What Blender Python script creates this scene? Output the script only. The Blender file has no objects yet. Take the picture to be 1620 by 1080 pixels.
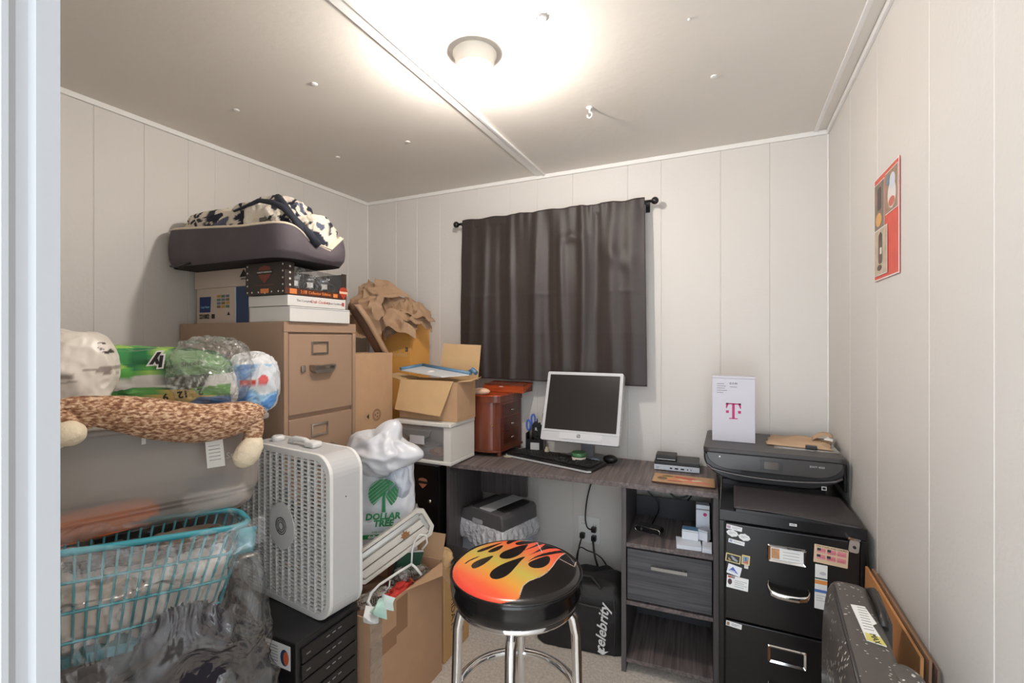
import bpy, bmesh, math, random
import numpy as np
from mathutils import Vector, Matrix, noise as mnoise
scene = bpy.context.scene
col = scene.collection
R = math.radians
random.seed(7)

# ---------------------------------------------------------------- camera, world, exposure
YAW = math.atan2(343, 735)
camd = bpy.data.cameras.new('camera')
camd.sensor_width = 36.0
camd.lens = 735 / 1620 * 36
camd.shift_y = -4 / 1620
camd.clip_start = 0.01
cam = bpy.data.objects.new('camera', camd)
cam.location = (0, 0, 1.32)
cam.rotation_euler = (R(90), 0, YAW)
col.objects.link(cam)
scene.camera = cam

world = bpy.data.worlds.new('hall_daylight')
scene.world = world
world.use_nodes = True
bg = world.node_tree.nodes['Background']
bg.inputs[0].default_value = (0.84, 0.92, 1.0, 1)
bg.inputs[1].default_value = 4.2
BULB = 760.0
scene.view_settings.view_transform = 'Standard'
scene.view_settings.look = 'None'
scene.view_settings.gamma = 1.0
scene.view_settings.use_curve_mapping = False
scene.view_settings.exposure = 0.08

# ---------------------------------------------------------------- helpers
def lin(c):
    return tuple(((v / 255) / 12.92 if v <= 10 else (((v / 255) + .055) / 1.055) ** 2.4) for v in c[:3])

_mc = {}
def mat(name, rgb=(200, 200, 200), rough=.6, metal=0, var=0, vscale=8, bump=0, bscale=60, spec=.5, alpha=1, emit=0,
        attr=False, stretch=None, trans=0, coat=0):
    if name in _mc: return _mc[name]
    m = bpy.data.materials.new(name); m.use_nodes = True
    nt = m.node_tree; b = nt.nodes['Principled BSDF']
    c = lin(rgb)
    b.inputs['Base Color'].default_value = (*c, 1)
    b.inputs['Roughness'].default_value = rough
    b.inputs['Metallic'].default_value = metal
    b.inputs['Specular IOR Level'].default_value = spec
    b.inputs['Alpha'].default_value = alpha
    b.inputs['Coat Weight'].default_value = coat
    if trans: b.inputs['Transmission Weight'].default_value = trans
    if emit:
        b.inputs['Emission Color'].default_value = (*c, 1); b.inputs['Emission Strength'].default_value = emit
    tc = nt.nodes.new('ShaderNodeTexCoord'); mp = nt.nodes.new('ShaderNodeMapping')
    nt.links.new(tc.outputs['Object'], mp.inputs[0])
    if stretch: mp.inputs['Scale'].default_value = stretch
    src = None
    if attr:
        a = nt.nodes.new('ShaderNodeAttribute'); a.attribute_name = 'Col'; src = a.outputs['Color']
        nt.links.new(src, b.inputs['Base Color'])
    if var:
        n = nt.nodes.new('ShaderNodeTexNoise'); n.inputs['Scale'].default_value = vscale; n.inputs['Detail'].default_value = 5
        nt.links.new(mp.outputs[0], n.inputs['Vector'])
        r = nt.nodes.new('ShaderNodeMapRange'); r.inputs[1].default_value = .25; r.inputs[2].default_value = .75
        r.inputs[3].default_value = 1 - var; r.inputs[4].default_value = 1 + var
        nt.links.new(n.outputs[0], r.inputs[0])
        mx = nt.nodes.new('ShaderNodeMix'); mx.data_type = 'RGBA'; mx.blend_type = 'MULTIPLY'; mx.inputs[0].default_value = 1
        if src: nt.links.new(src, mx.inputs[6])
        else: mx.inputs[6].default_value = (*c, 1)
        nt.links.new(r.outputs[0], mx.inputs[7]); nt.links.new(mx.outputs[2], b.inputs['Base Color'])
    if bump:
        n2 = nt.nodes.new('ShaderNodeTexNoise'); n2.inputs['Scale'].default_value = bscale; n2.inputs['Detail'].default_value = 6
        nt.links.new(mp.outputs[0], n2.inputs['Vector'])
        bp = nt.nodes.new('ShaderNodeBump'); bp.inputs['Strength'].default_value = bump; bp.inputs['Distance'].default_value = .01
        nt.links.new(n2.outputs[0], bp.inputs['Height']); nt.links.new(bp.outputs[0], b.inputs['Normal'])
    _mc[name] = m
    return m

def film(name, rgb=(235, 238, 240), opacity=.25, rough=.15, gloss=.2, bump=.6, bscale=14):
    """thin clear or milky plastic film"""
    if name in _mc: return _mc[name]
    m = bpy.data.materials.new(name); m.use_nodes = True; nt = m.node_tree; nt.nodes.clear()
    out = nt.nodes.new('ShaderNodeOutputMaterial'); t = nt.nodes.new('ShaderNodeBsdfTransparent')
    d = nt.nodes.new('ShaderNodeBsdfPrincipled'); d.inputs['Base Color'].default_value = (*lin(rgb), 1); d.inputs['Roughness'].default_value = .4
    g = nt.nodes.new('ShaderNodeBsdfGlossy'); g.inputs['Roughness'].default_value = rough
    m1 = nt.nodes.new('ShaderNodeMixShader'); m1.inputs[0].default_value = opacity
    m2 = nt.nodes.new('ShaderNodeMixShader')
    lw = nt.nodes.new('ShaderNodeLayerWeight'); lw.inputs[0].default_value = .35
    mr = nt.nodes.new('ShaderNodeMapRange'); mr.inputs[3].default_value = gloss * .35; mr.inputs[4].default_value = min(1, gloss * 2.2)
    tc = nt.nodes.new('ShaderNodeTexCoord'); n = nt.nodes.new('ShaderNodeTexNoise'); n.inputs['Scale'].default_value = bscale
    n.inputs['Detail'].default_value = 3; n.inputs['Distortion'].default_value = 1.2
    bp = nt.nodes.new('ShaderNodeBump'); bp.inputs['Strength'].default_value = bump; bp.inputs['Distance'].default_value = .03
    L = nt.links.new
    L(tc.outputs['Object'], n.inputs['Vector']); L(n.outputs[0], bp.inputs['Height'])
    for q_ in (d, g, lw): L(bp.outputs[0], q_.inputs['Normal'])
    L(lw.outputs['Facing'], mr.inputs[0]); L(mr.outputs[0], m2.inputs[0])
    L(t.outputs[0], m1.inputs[1]); L(d.outputs[0], m1.inputs[2]); L(m1.outputs[0], m2.inputs[1]); L(g.outputs[0], m2.inputs[2])
    L(m2.outputs[0], out.inputs[0])
    _mc[name] = m
    return m

class MB:
    def __init__(s): s.v = []; s.f = []; s.m = []; s.s = []
    def add(s, vs, fs, mi=0, sm=False, M=None):
        k = len(s.v)
        s.v += [tuple(M @ Vector(v)) if M else tuple(v) for v in vs]
        for f in fs: s.f.append(tuple(i + k for i in f)); s.m.append(mi); s.s.append(sm)
        return s
    def box(s, x0, x1, y0, y1, z0, z1, mi=0, M=None):
        return s.add([(x, y, z) for z in (z0, z1) for y in (y0, y1) for x in (x0, x1)],
                     [(0, 2, 3, 1), (4, 5, 7, 6), (0, 1, 5, 4), (2, 6, 7, 3), (0, 4, 6, 2), (1, 3, 7, 5)], mi, False, M)
    def prism(s, poly, a0, a1, axis='z', mi=0, M=None, sm=False):
        n = len(poly)
        def P(p, a):
            return {'z': (p[0], p[1], a), 'y': (p[0], a, p[1]), 'x': (a, p[0], p[1])}[axis]
        vs = [P(p, a0) for p in poly] + [P(p, a1) for p in poly]
        fs = [tuple(range(n - 1, -1, -1)), tuple(range(n, 2 * n))] if not sm else [tuple(range(n - 1, -1, -1)), tuple(range(n, 2 * n))]
        s.add(vs, fs, mi, False, M)
        k = len(s.v) - 2 * n
        for i in range(n):
            j = (i + 1) % n
            s.f.append((k + i, k + j, k + n + j, k + n + i)); s.m.append(mi); s.s.append(sm)
        return s
    def lathe(s, prof, c=(0, 0, 0), n=32, axis='z', mi=0, sm=True, M=None, cap=True):
        vs = []
        for (r, h) in prof:
            for i in range(n):
                a = 2 * math.pi * i / n; x, y = r * math.cos(a), r * math.sin(a)
                p = {'z': (x, y, h), 'y': (x, h, y), 'x': (h, x, y)}[axis]
                vs.append((p[0] + c[0], p[1] + c[1], p[2] + c[2]))
        fs = []
        for k in range(len(prof) - 1):
            for i in range(n):
                j = (i + 1) % n; fs.append((k * n + i, k * n + j, (k + 1) * n + j, (k + 1) * n + i))
        s.add(vs, fs, mi, sm, M)
        if cap:
            b = len(s.v) - len(vs)
            s.f.append(tuple(b + i for i in range(n - 1, -1, -1))); s.m.append(mi); s.s.append(False)
            e = b + (len(prof) - 1) * n
            s.f.append(tuple(e + i for i in range(n))); s.m.append(mi); s.s.append(False)
        return s
    def cyl(s, c, r, h, axis='z', n=24, mi=0, M=None): return s.lathe([(r, 0), (r, h)], c, n, axis, mi, True, M)
    def tube(s, pts, r, n=8, closed=False, mi=0, M=None):
        pts = [Vector(p) for p in pts]; N = len(pts)
        rs = r if isinstance(r, (list, tuple)) else [r] * N
        vs = []; up = None
        for i, p in enumerate(pts):
            if closed: t = pts[(i + 1) % N] - pts[i - 1]
            else: t = pts[min(i + 1, N - 1)] - pts[max(i - 1, 0)]
            if t.length < 1e-9: t = Vector((0, 0, 1))
            t.normalize()
            if up is None: up = Vector((0, 0, 1)) if abs(t.z) < .9 else Vector((1, 0, 0))
            u = t.cross(up)
            if u.length < 1e-4: u = t.orthogonal()
            u.normalize(); w = u.cross(t).normalized(); up = w
            for k in range(n):
                a = 2 * math.pi * k / n; vs.append(p + (u * math.cos(a) + w * math.sin(a)) * rs[i])
        fs = []
        for i in range(N if closed else N - 1):
            i2 = (i + 1) % N
            for k in range(n):
                k2 = (k + 1) % n; fs.append((i * n + k, i * n + k2, i2 * n + k2, i2 * n + k))
        s.add(vs, fs, mi, True, M)
        if not closed:
            b = len(s.v) - len(vs)
            s.f.append(tuple(b + k for k in range(n - 1, -1, -1))); s.m.append(mi); s.s.append(False)
            s.f.append(tuple(b + (N - 1) * n + k for k in range(n))); s.m.append(mi); s.s.append(False)
        return s
    def grid(s, fn, nu, nv, mi=0, sm=True, M=None, wu=False, flip=False):
        vs = [fn(i / (nu if wu else nu - 1), j / (nv - 1)) for j in range(nv) for i in range(nu)]
        fs = []
        for j in range(nv - 1):
            for i in range(nu if wu else nu - 1):
                i2 = (i + 1) % nu
                f = (j * nu + i, j * nu + i2, (j + 1) * nu + i2, (j + 1) * nu + i)
                fs.append(f[::-1] if flip else f)
        return s.add(vs, fs, mi, sm, M)
    def sphere(s, c, r, nu=24, nv=14, mi=0, M=None, fn=None):
        rx, ry, rz = r if isinstance(r, (list, tuple)) else (r, r, r)
        def P(u, v):
            a = 2 * math.pi * u; b = math.pi * (v - .5)
            d = Vector((math.cos(a) * math.cos(b), math.sin(a) * math.cos(b), math.sin(b)))
            k = fn(d) if fn else 1
            return (c[0] + d.x * rx * k, c[1] + d.y * ry * k, c[2] + d.z * rz * k)
        return s.grid(P, nu, nv, mi, True, M, wu=True)
    def build(s, name, mats, parent=None, bevel=0, seg=2, origin=None, cfn=None, solid=0, sub=0, weld=False, loc=None, rot=None):
        if not isinstance(mats, (list, tuple)): mats = [mats]
        me = bpy.data.meshes.new(name)
        v = s.v
        if origin is not None: v = [(a[0] - origin[0], a[1] - origin[1], a[2] - origin[2]) for a in v]
        me.from_pydata(v, [], s.f)
        for m in mats: me.materials.append(m)
        me.polygons.foreach_set('material_index', s.m); me.polygons.foreach_set('use_smooth', s.s)
        if cfn:
            A = np.array(v, dtype=float); C = np.ones((len(A), 4)); C[:, :3] = cfn(A)
            at = me.color_attributes.new('Col', 'FLOAT_COLOR', 'POINT'); at.data.foreach_set('color', C.astype(np.float32).ravel())
        me.update()
        if weld or bevel:
            bm = bmesh.new(); bm.from_mesh(me)
            if weld: bmesh.ops.remove_doubles(bm, verts=bm.verts, dist=1e-5)
            if bevel:
                es = [e for e in bm.edges if len(e.link_faces) == 2 and e.calc_face_angle(0) > .6]
                bmesh.ops.bevel(bm, geom=es, offset=bevel, segments=seg, profile=.5, affect='EDGES', clamp_overlap=True)
                for f in bm.faces: f.smooth = False
            bm.to_mesh(me); bm.free()
        o = bpy.data.objects.new(name, me); col.objects.link(o)
        if parent: o.parent = parent
        if loc: o.location = loc
        if rot: o.rotation_euler = rot
        if solid:
            md = o.modifiers.new('thickness', 'SOLIDIFY'); md.thickness = solid; md.offset = 0
        if sub:
            md = o.modifiers.new('smooth', 'SUBSURF'); md.levels = sub; md.render_levels = sub
        return o

def tag(o, label, cat, group=None, kind=None):
    o['label'] = label; o['category'] = cat
    if group: o['group'] = group
    if kind: o['kind'] = kind
    return o

class Thing:
    """an Empty at the thing's base that parents its parts; world=True parts are given in world coordinates"""
    def __init__(s, name, label, cat, loc, rz=0, group=None, rot=None):
        s.o = bpy.data.objects.new(name, None); col.objects.link(s.o); s.o.empty_display_size = .05
        s.o.location = loc; s.o.rotation_euler = rot if rot else (0, 0, rz); s.loc = loc
        tag(s.o, label, cat, group)
    def part(s, name, mb, mats, w=False, parent=None, **k):
        if w: k['origin'] = s.loc
        return mb.build(name, mats, parent or s.o, **k)

def single(name, label, cat, mb, mats, loc, group=None, kind=None, **k):
    """a one-mesh thing: mb in world coordinates, origin moved to loc"""
    o = mb.build(name, mats, None, origin=loc, **k); o.location = loc
    return tag(o, label, cat, group, kind)

def struct(name, mb, mats, **k):
    o = mb.build(name, mats, None, **k); o['kind'] = 'structure'; return o

def text(s, size, M, m, parent, name='lettering', ext=.0003, align='CENTER', shear=0, bold=0, sx=1, spacing=1):
    cu = bpy.data.curves.new(name, 'FONT'); cu.body = s; cu.size = size; cu.extrude = ext; cu.align_x = align; cu.align_y = 'CENTER'
    cu.shear = shear; cu.offset = bold; cu.resolution_u = 2; cu.space_character = spacing
    tmp = bpy.data.objects.new('tmp', cu); me = bpy.data.meshes.new_from_object(tmp)
    bpy.data.objects.remove(tmp); bpy.data.curves.remove(cu)
    me.transform(M @ Matrix.Diagonal((sx, 1, 1, 1)))
    me.materials.clear(); me.materials.append(m); me.name = name
    o = bpy.data.objects.new(name, me); col.objects.link(o); o.parent = parent
    return o
def FY(x, y, z, roll=0):      # writing on a face looking towards -Y
    return Matrix.Translation((x, y, z)) @ Matrix.Rotation(R(90), 4, 'X') @ Matrix.Rotation(R(roll), 4, 'Z')
def FX(x, y, z, roll=0):      # writing on a face looking towards +X
    return Matrix.Translation((x, y, z)) @ Matrix.Rotation(R(90), 4, 'Z') @ Matrix.Rotation(R(90), 4, 'X') @ Matrix.Rotation(R(roll), 4, 'Z')
def rrect(x0, x1, y0, y1, r, n=6):
    P = []
    for cx, cy, a in ((x1 - r, y0 + r, -90), (x1 - r, y1 - r, 0), (x0 + r, y1 - r, 90), (x0 + r, y0 + r, 180)):
        for i in range(n + 1):
            t = R(a + 90 * i / n); P.append((cx + r * math.cos(t), cy + r * math.sin(t)))
    return P
def ell(cx, cy, rx, ry, n=24): return [(cx + rx * math.cos(2 * math.pi * i / n), cy + ry * math.sin(2 * math.pi * i / n)) for i in range(n)]
def NZ(p, s=1, seed=0): return mnoise.noise(Vector((p[0] * s + seed * 7.3, p[1] * s - seed * 3.1, p[2] * s + seed * 1.7)))
def ridge(p, s=1, seed=0): return 1 - abs(NZ(p, s, seed)) * 2.4
def inpoly(X, Y, poly):
    r = np.zeros(X.shape, bool); n = len(poly); j = n - 1
    for i in range(n):
        xi, yi = poly[i]; xj, yj = poly[j]
        c = ((yi > Y) != (yj > Y)) & (X < (xj - xi) * (Y - yi) / ((yj - yi) if yj != yi else 1e-12) + xi)
        r ^= c; j = i
    return r
def bagblob(mb, c, r, seed=0, amp=.12, sc=3.5, nu=72, nv=44, p=.75, rz=0, mi=0, flat=None, fine=.035):
    """crumpled bag: a superellipsoid with ridged folds; flat = lowest z it may reach"""
    ca, sa = math.cos(rz), math.sin(rz)
    def f(x): return math.copysign(abs(x) ** p, x)
    def P(u, v):
        a = 2 * math.pi * u; b = math.pi * (v - .5)
        d = Vector((f(math.cos(a)) * f(math.cos(b)), f(math.sin(a)) * f(math.cos(b)), f(math.sin(b))))
        k = 1 + amp * (ridge(d, sc * .5, seed) - .55) + fine * ridge(d, sc * 1.9, seed + 3)
        x, y, z = d.x * r[0] * k, d.y * r[1] * k, d.z * r[2] * k
        q_ = (c[0] + x * ca - y * sa, c[1] + x * sa + y * ca, c[2] + z)
        return (q_[0], q_[1], max(q_[2], flat)) if flat is not None else q_
    return mb.grid(P, nu, nv, mi, True, None, wu=True)

# ---------------------------------------------------------------- common materials
M_wall = mat('wall_paint', (216, 212, 207), .5, bump=.08, bscale=90, var=.015, vscale=3)
M_ceil = mat('ceiling_paint', (228, 222, 213), .6, bump=.07, bscale=38, var=.02, vscale=4)
M_trim = mat('white_trim', (236, 235, 232), .4)
M_jamb = mat('door_jamb_paint', (158, 158, 159), .4)
M_white = mat('white_plastic', (228, 228, 226), .35)
M_chrome = mat('chrome', (225, 225, 225), .08, 1)
M_steel = mat('brushed_steel', (170, 168, 165), .3, 1)
M_black = mat('black_plastic', (22, 21, 23), .35)
M_kraft = mat('cardboard', (190, 154, 120), .85, var=.05, vscale=20, bump=.05, bscale=120)
M_kraft2 = mat('cardboard_light', (202, 168, 124), .85, var=.05, vscale=14)
M_tape = mat('brown_packing_tape', (150, 112, 82), .25)
M_paper = mat('white_paper', (232, 231, 228), .7)
M_ink = mat('black_ink', (28, 26, 26), .6)

# ================================================================ the room
XL, XR, YB, YF, ZC = -2.06, 0.37, 2.265, 0.146, 2.175
def panel_wall(grooves, a0, a1, z1, kind, flip):
    """wall slab with shallow V grooves; grooves = positions along the wall"""
    g = sorted(grooves); mb = MB(); d, w, T = .0022, .0022, .06
    pr = [(a0, 0)]
    for x in g: pr += [(x - w, 0), (x, d), (x + w, 0)]
    pr += [(a1, 0)]
    poly = [(a, h) for a, h in pr] + [(a1, T), (a0, T)]
    return poly
# back wall (facing -Y)
poly = panel_wall([-1.834, -1.679, -1.518, -1.263, -1.068, -.911, -.717, -.442, -.287, -.033, .159], XL - .06, XR + .06, ZC, 0, 0)
mb = MB().prism([(a, YB + h) for a, h in poly], 0, ZC, 'z'); struct('wall_back', mb, M_wall)
poly = panel_wall([.42, .56, .71, .873, 1.032, 1.195, 1.307, 1.47, 1.62, 1.78, 1.94, 2.1], YF - .1, YB, ZC, 0, 0)
mb = MB().prism([(XL - h, a) for a, h in poly], 0, ZC, 'z'); struct('wall_left', mb, M_wall)
poly = panel_wall([.80, .961, 1.217, 1.582, 1.90], -.3, YB, ZC, 0, 0)
mb = MB().prism([(XR + h, a) for a, h in poly], 0, ZC, 'z'); struct('wall_right', mb, M_wall)
mb = MB().box(XL - .06, -.40, YF - .1, YF, 0, ZC); mb.box(-.40, XR, YF - .1, YF, 2.05, ZC); struct('wall_front', mb, M_wall)
M_floor = mat('beige_carpet', (232, 222, 210), .95, var=.22, vscale=90, bump=.9, bscale=260)
struct('floor', MB().box(XL - .06, XR + .06, -.6, YB + .06, -.05, 0), M_floor)
struct('ceiling', MB().box(XL - .06, XR + .06, YF - .1, YB + .06, ZC, ZC + .05), M_ceil)
# door jamb with moulded edge, left side of the doorway the camera looks through
pr = [(-.399, .04), (-.392, .04), (-.392, .118), (-.389, .121), (-.389, .124), (-.392, .128), (-.392, .1335), (-.3885, .136), (-.3885, .1475), (-.399, .1475)]
struct('door_1', MB().prism(pr, 0, 2.05, 'z'), M_jamb)
# crown strips, corner beads, ceiling battens
def strip(n, x0, x1, y0, y1, z0, z1, b=.002): struct(n, MB().box(x0, x1, y0, y1, z0, z1), M_trim, bevel=b)
strip('trim_1', XL, XR, YB - .010, YB, ZC - .020, ZC)
strip('trim_2', XL, XL + .010, YF, YB - .010, ZC - .020, ZC)
strip('trim_3', XR - .010, XR, YF, YB - .010, ZC - .020, ZC)
strip('trim_4', XL, XL + .007, YB - .007, YB, 0, ZC - .02)
strip('trim_5', XR - .006, XR, YB - .006, YB, 0, ZC - .02)
mb = MB().box(-.910, -.862, YF, YB - .01, ZC - .006, ZC); mb.box(-.872, -.862, YF, YB - .01, ZC - .010, ZC - .006)
struct('trim_6', mb, M_trim)
mb = MB().box(.316, .330, YF, YB - .01, ZC - .007, ZC); struct('trim_7', mb, M_trim, bevel=.002)

# ceiling light: flat round base with a bare glowing bulb
LX, LY = -.690, 1.215
t = Thing('ceiling_light', 'round white ceiling lamp holder with a bare glowing bulb', 'ceiling light', (LX, LY, ZC))
mb = MB().lathe([(.066, 0), (.066, -.006), (.060, -.010), (.058, -.040), (.050, -.048), (.026, -.050), (.022, -.054), (.020, -.054), (.019, -.050)], n=40)
t.part('lamp_base', mb, mat('lamp_base', (225, 220, 210), .5))
mb = MB()
for a in (40, 220): mb.cyl((.038 * math.cos(R(a)), .038 * math.sin(R(a)), -.0508), .003, .003, n=10)
t.part('screw', mb, M_steel)
mb = MB().lathe([(.012, -.046), (.014, -.056), (.024, -.070), (.028, -.085), (.024, -.100), (.012, -.109), (.002, -.111)], n=24)
mb_b = mat('glowing_bulb', (255, 246, 238), .4, emit=BULB)
t.part('bulb', mb, mb_b)

# hook and ceiling buttons
t = Thing('ceiling_hook', 'white swag hook screwed into the ceiling', 'hook', (-.466, 1.677, ZC))
t.part('hook_base', MB().lathe([(.012, 0), (.012, -.003), (.005, -.006), (.004, -.012)], n=18), M_trim)
pts = [(0, 0, -.010), (0, 0, -.018)] + [(.009 * math.sin(R(a)) * 1.0, 0, -.028 + .010 * math.cos(R(a))) for a in range(0, 300, 20)]
t.part('hook_curl', MB().tube(pts, .0026, 8), M_trim)
spots = [(-1.667, 1.137, 'white ceiling button nearest the left wall'), (-1.26, 1.131, 'white ceiling button between the left wall and the long batten, nearer the doorway'),
         (-1.667, 1.633, 'white ceiling button above the back end of the tan cabinet'), (-1.262, 1.635, 'white ceiling button left of the batten near the back wall'),
         (-.454, 1.156, 'ornate white ceiling rosette just right of the lamp'), (-.043, 1.649, 'white ceiling button near the right wall'),
         (-.096, 1.326, 'tiny ceiling nail head near the top of the view')]
for i, (x, y, lb) in enumerate(spots):
    r = .011 if i != 4 else .017
    if i == 6: r = .004
    mb = MB().lathe([(r, 0), (r, -.002), (r * .75, -.003), (r * .3, -.004)], (x, y, ZC), 16)
    if i == 4:
        for k in range(8): mb.sphere((x + .013 * math.cos(k * .785), y + .013 * math.sin(k * .785), ZC - .002), .003, 8, 6)
    single('ceiling_button', lb, 'ceiling button', mb, M_trim, (x, y, ZC))

# wall outlet with plugs
t = Thing('wall_outlet', 'white double wall outlet low on the back wall under the desk', 'outlet', (-.630, YB, .36))
t.part('cover_plate', MB().box(-.687, -.575, YB - .006, YB, .305, .435), M_white, w=True, bevel=.002)
mb = MB()
for cx in (-.660, -.602):
    for cz in (.345, .395):
        mb.prism(ell(cx, cz, .018, .015, 16), YB - .009, YB - .006, 'y')
soc = t.part('socket', mb, M_paper, w=True)
mb = MB()
for cx in (-.660, -.602):
    for cz in (.345, .395):
        mb.box(cx - .007, cx - .005, YB - .0095, YB - .009, cz, cz + .007); mb.box(cx + .005, cx + .007, YB - .0095, YB - .009, cz, cz + .007)
mb.build('socket_slot', M_ink, soc, origin=t.loc)
def cord(name, label, pts, r=.0035, plug=None):
    # smooth with catmull-rom
    P = [Vector(p) for p in pts]; out = []
    for i in range(len(P) - 1):
        a, b, c, d = P[max(i - 1, 0)], P[i], P[i + 1], P[min(i + 2, len(P) - 1)]
        for k in range(6):
            s = k / 6; out.append(.5 * ((2 * b) + (c - a) * s + (2 * a - 5 * b + 4 * c - d) * s * s + (3 * b - a - 3 * c + d) * s ** 3))
    out.append(P[-1])
    t = Thing(name, label, 'cable', tuple(P[0]))
    t.part('cord_jacket', MB().tube(out, r, 8), M_black, w=True)
    if plug:
        x, z = plug
        t.part('plug', MB().box(x - .012, x + .012, YB - .035, YB - .010, z - .014, z + .012), M_black, w=True, bevel=.004)
    return t
cord('electrical_cable', 'black cord hanging from the desk edge down to the wall outlet', [(-.585, 2.25, .72), (-.60, 2.245, .66), (-.630, 2.235, .55), (-.640, 2.225, .45), (-.628, 2.215, .40), (-.605, 2.228, .385)], plug=(-.602, .383))
cord('electrical_cable', 'black cord dropping from the lower left socket straight down behind the bag', [(-.660, 2.225, .335), (-.672, 2.215, .28), (-.678, 2.21, .20), (-.68, 2.205, .05), (-.67, 2.2, .01)], plug=(-.660, .345))
cord('electrical_cable', 'thick black cord from the lower right socket looping toward the cubby', [(-.602, 2.225, .335), (-.585, 2.20, .27), (-.555, 2.19, .20), (-.52, 2.2, .15), (-.48, 2.215, .18), (-.43, 2.225, .24), (-.40, 2.225, .27)], .005, plug=(-.602, .340))
cord('electrical_cable', 'loose black cord coiled on top of the black bag by the wall', [(-.70, 2.22, .09), (-.66, 2.17, .30), (-.60, 2.13, .325), (-.54, 2.14, .30), (-.50, 2.2, .20), (-.45, 2.22, .16)], .003)

# ================================================================ desk
def woodgrain(name, c1, c2, sc=(1.2, 30, 30), rough=.5):
    m = mat(name, c1, rough); nt = m.node_tree; b = nt.nodes['Principled BSDF']
    tc = nt.nodes.new('ShaderNodeTexCoord'); mp = nt.nodes.new('ShaderNodeMapping'); mp.inputs['Scale'].default_value = sc
    n = nt.nodes.new('ShaderNodeTexNoise'); n.inputs['Scale'].default_value = 3; n.inputs['Detail'].default_value = 6
    cr = nt.nodes.new('ShaderNodeValToRGB'); cr.color_ramp.elements[0].position = .35; cr.color_ramp.elements[1].position = .7
    cr.color_ramp.elements[0].color = (*lin(c1), 1); cr.color_ramp.elements[1].color = (*lin(c2), 1)
    L = nt.links.new; L(tc.outputs['Object'], mp.inputs[0]); L(mp.outputs[0], n.inputs[0]); L(n.outputs[0], cr.inputs[0]); L(cr.outputs[0], b.inputs['Base Color'])
    return m
M_desk = woodgrain('grey_woodgrain_laminate', (84, 76, 76), (128, 116, 113), (30, 1.2, 30))
M_deskv = woodgrain('grey_laminate_panel', (76, 72, 74), (98, 92, 93), (30, 30, 1.5))
M_deskf = woodgrain('grey_drawer_laminate', (62, 62, 66), (94, 93, 97), (1.2, 30, 40))
DA = R(3.2)
D = Thing('desk', 'grey woodgrain desk with open cubbies and a drawer under a bare wall', 'desk', (-.6165, 2.02, 0), DA)
# local frame: x -0.585..0.573, front y = -0.175
hx, yf, yb = .574, -.178, .205
D.part('desktop', MB().box(-hx, hx, yf, yb, .730, .750), M_desk, bevel=.0015)
D.part('side_panel', MB().box(-hx, -hx + .018, yf + .004, yb - .03, 0, .729), M_deskv)
D.part('side_panel', MB().box(hx - .018, hx, yf + .004, yb - .03, 0, .729), M_deskv)
D.part('divider_panel', MB().box(.220, .238, yf + .004, yb - .03, 0, .729), M_deskv)
D.part('modesty_panel', MB().box(-hx + .019, -.30, yb - .05, yb - .035, .52, .729), M_deskv)
D.part('shelf', MB().box(.239, hx - .019, yf + .008, yb - .035, .497, .512), M_desk)
D.part('shelf', MB().box(.239, hx - .019, yf + .008, yb - .035, .268, .283), M_desk)
D.part('shelf', MB().box(.239, hx - .019, yf + .008, yb - .035, .040, .056), M_desk)
D.part('back_panel', MB().box(.239, hx - .019, yb - .048, yb - .040, .057, .60), mat('dark_back_panel', (52, 52, 56), .6))
dr = D.part('drawer', MB().box(.243, hx - .023, yf + .006, yb - .08, .292, .490), M_deskf, bevel=.001)
mb = MB().box(.335, .465, yf - .016, yf - .010, .432, .444); mb.box(.345, .352, yf - .011, yf + .006, .434, .442); mb.box(.448, .455, yf - .011, yf + .006, .434, .442)
mb.build('drawer_handle', M_steel, dr)
D.part('screw_cap', MB().cyl((-hx + .040, yf + .012, .700), .004, .003, 'y', 10), M_steel)
def dw(x, y, z): # desk-local to world
    return (-.6165 + x * math.cos(DA) - y * math.sin(DA), 2.02 + x * math.sin(DA) + y * math.cos(DA), z)

# ---------------- monitor
t = Thing('monitor', 'silver framed flat computer monitor on the desk', 'monitor', (-.610, 2.13, .750))
Mt = Matrix.Translation((0, -.115, .103)) @ Matrix.Rotation(R(-19.5), 4, 'X')
w, h = .1805, .325
mb = MB()
silver = mat('silver_plastic', (196, 197, 200), .4, 0)
mb.prism(rrect(-w, w, 0, h, .008), -.012, .028, 'y', M=Mt)
t.part('monitor_case', mb, silver)
mb = MB().box(-w + .014, w - .014, -.0135, -.011, .052, h - .014, M=Mt)
t.part('screen', mb, mat('dark_screen', (34, 31, 31), .22))
mb = MB()
mb.box(-w + .002, w - .002, -.015, -.012, .043, .047, M=Mt)
mb.box(-.09, .105, -.0145, -.012, .012, .042, M=Mt)
t.part('lower_bezel', mb, mat('silver_bezel', (206, 207, 210), .4))
lg = t.part('logo_badge', MB().prism(rrect(-.008, .008, .022, .036, .003), -.0155, -.012, 'y', M=Mt), mat('badge_grey', (90, 90, 95), .4))
text('hp', .013, Mt @ FY(0, -.0158, .030), M_paper, lg, shear=.2)
mb = MB()
for k in range(5): mb.box(w, w + .003, 0, .006, .05 + k * .016, .058 + k * .016, M=Mt)
t.part('side_button', mb, silver)
mb = MB().box(-.03, .03, .02, .05, .0, .20); mb.prism(ell(0, .03, .11, .075, 32), 0, .012, 'z')
t.part('monitor_stand', mb, mat('stand_grey', (120, 120, 124), .45), bevel=.003)

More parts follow.
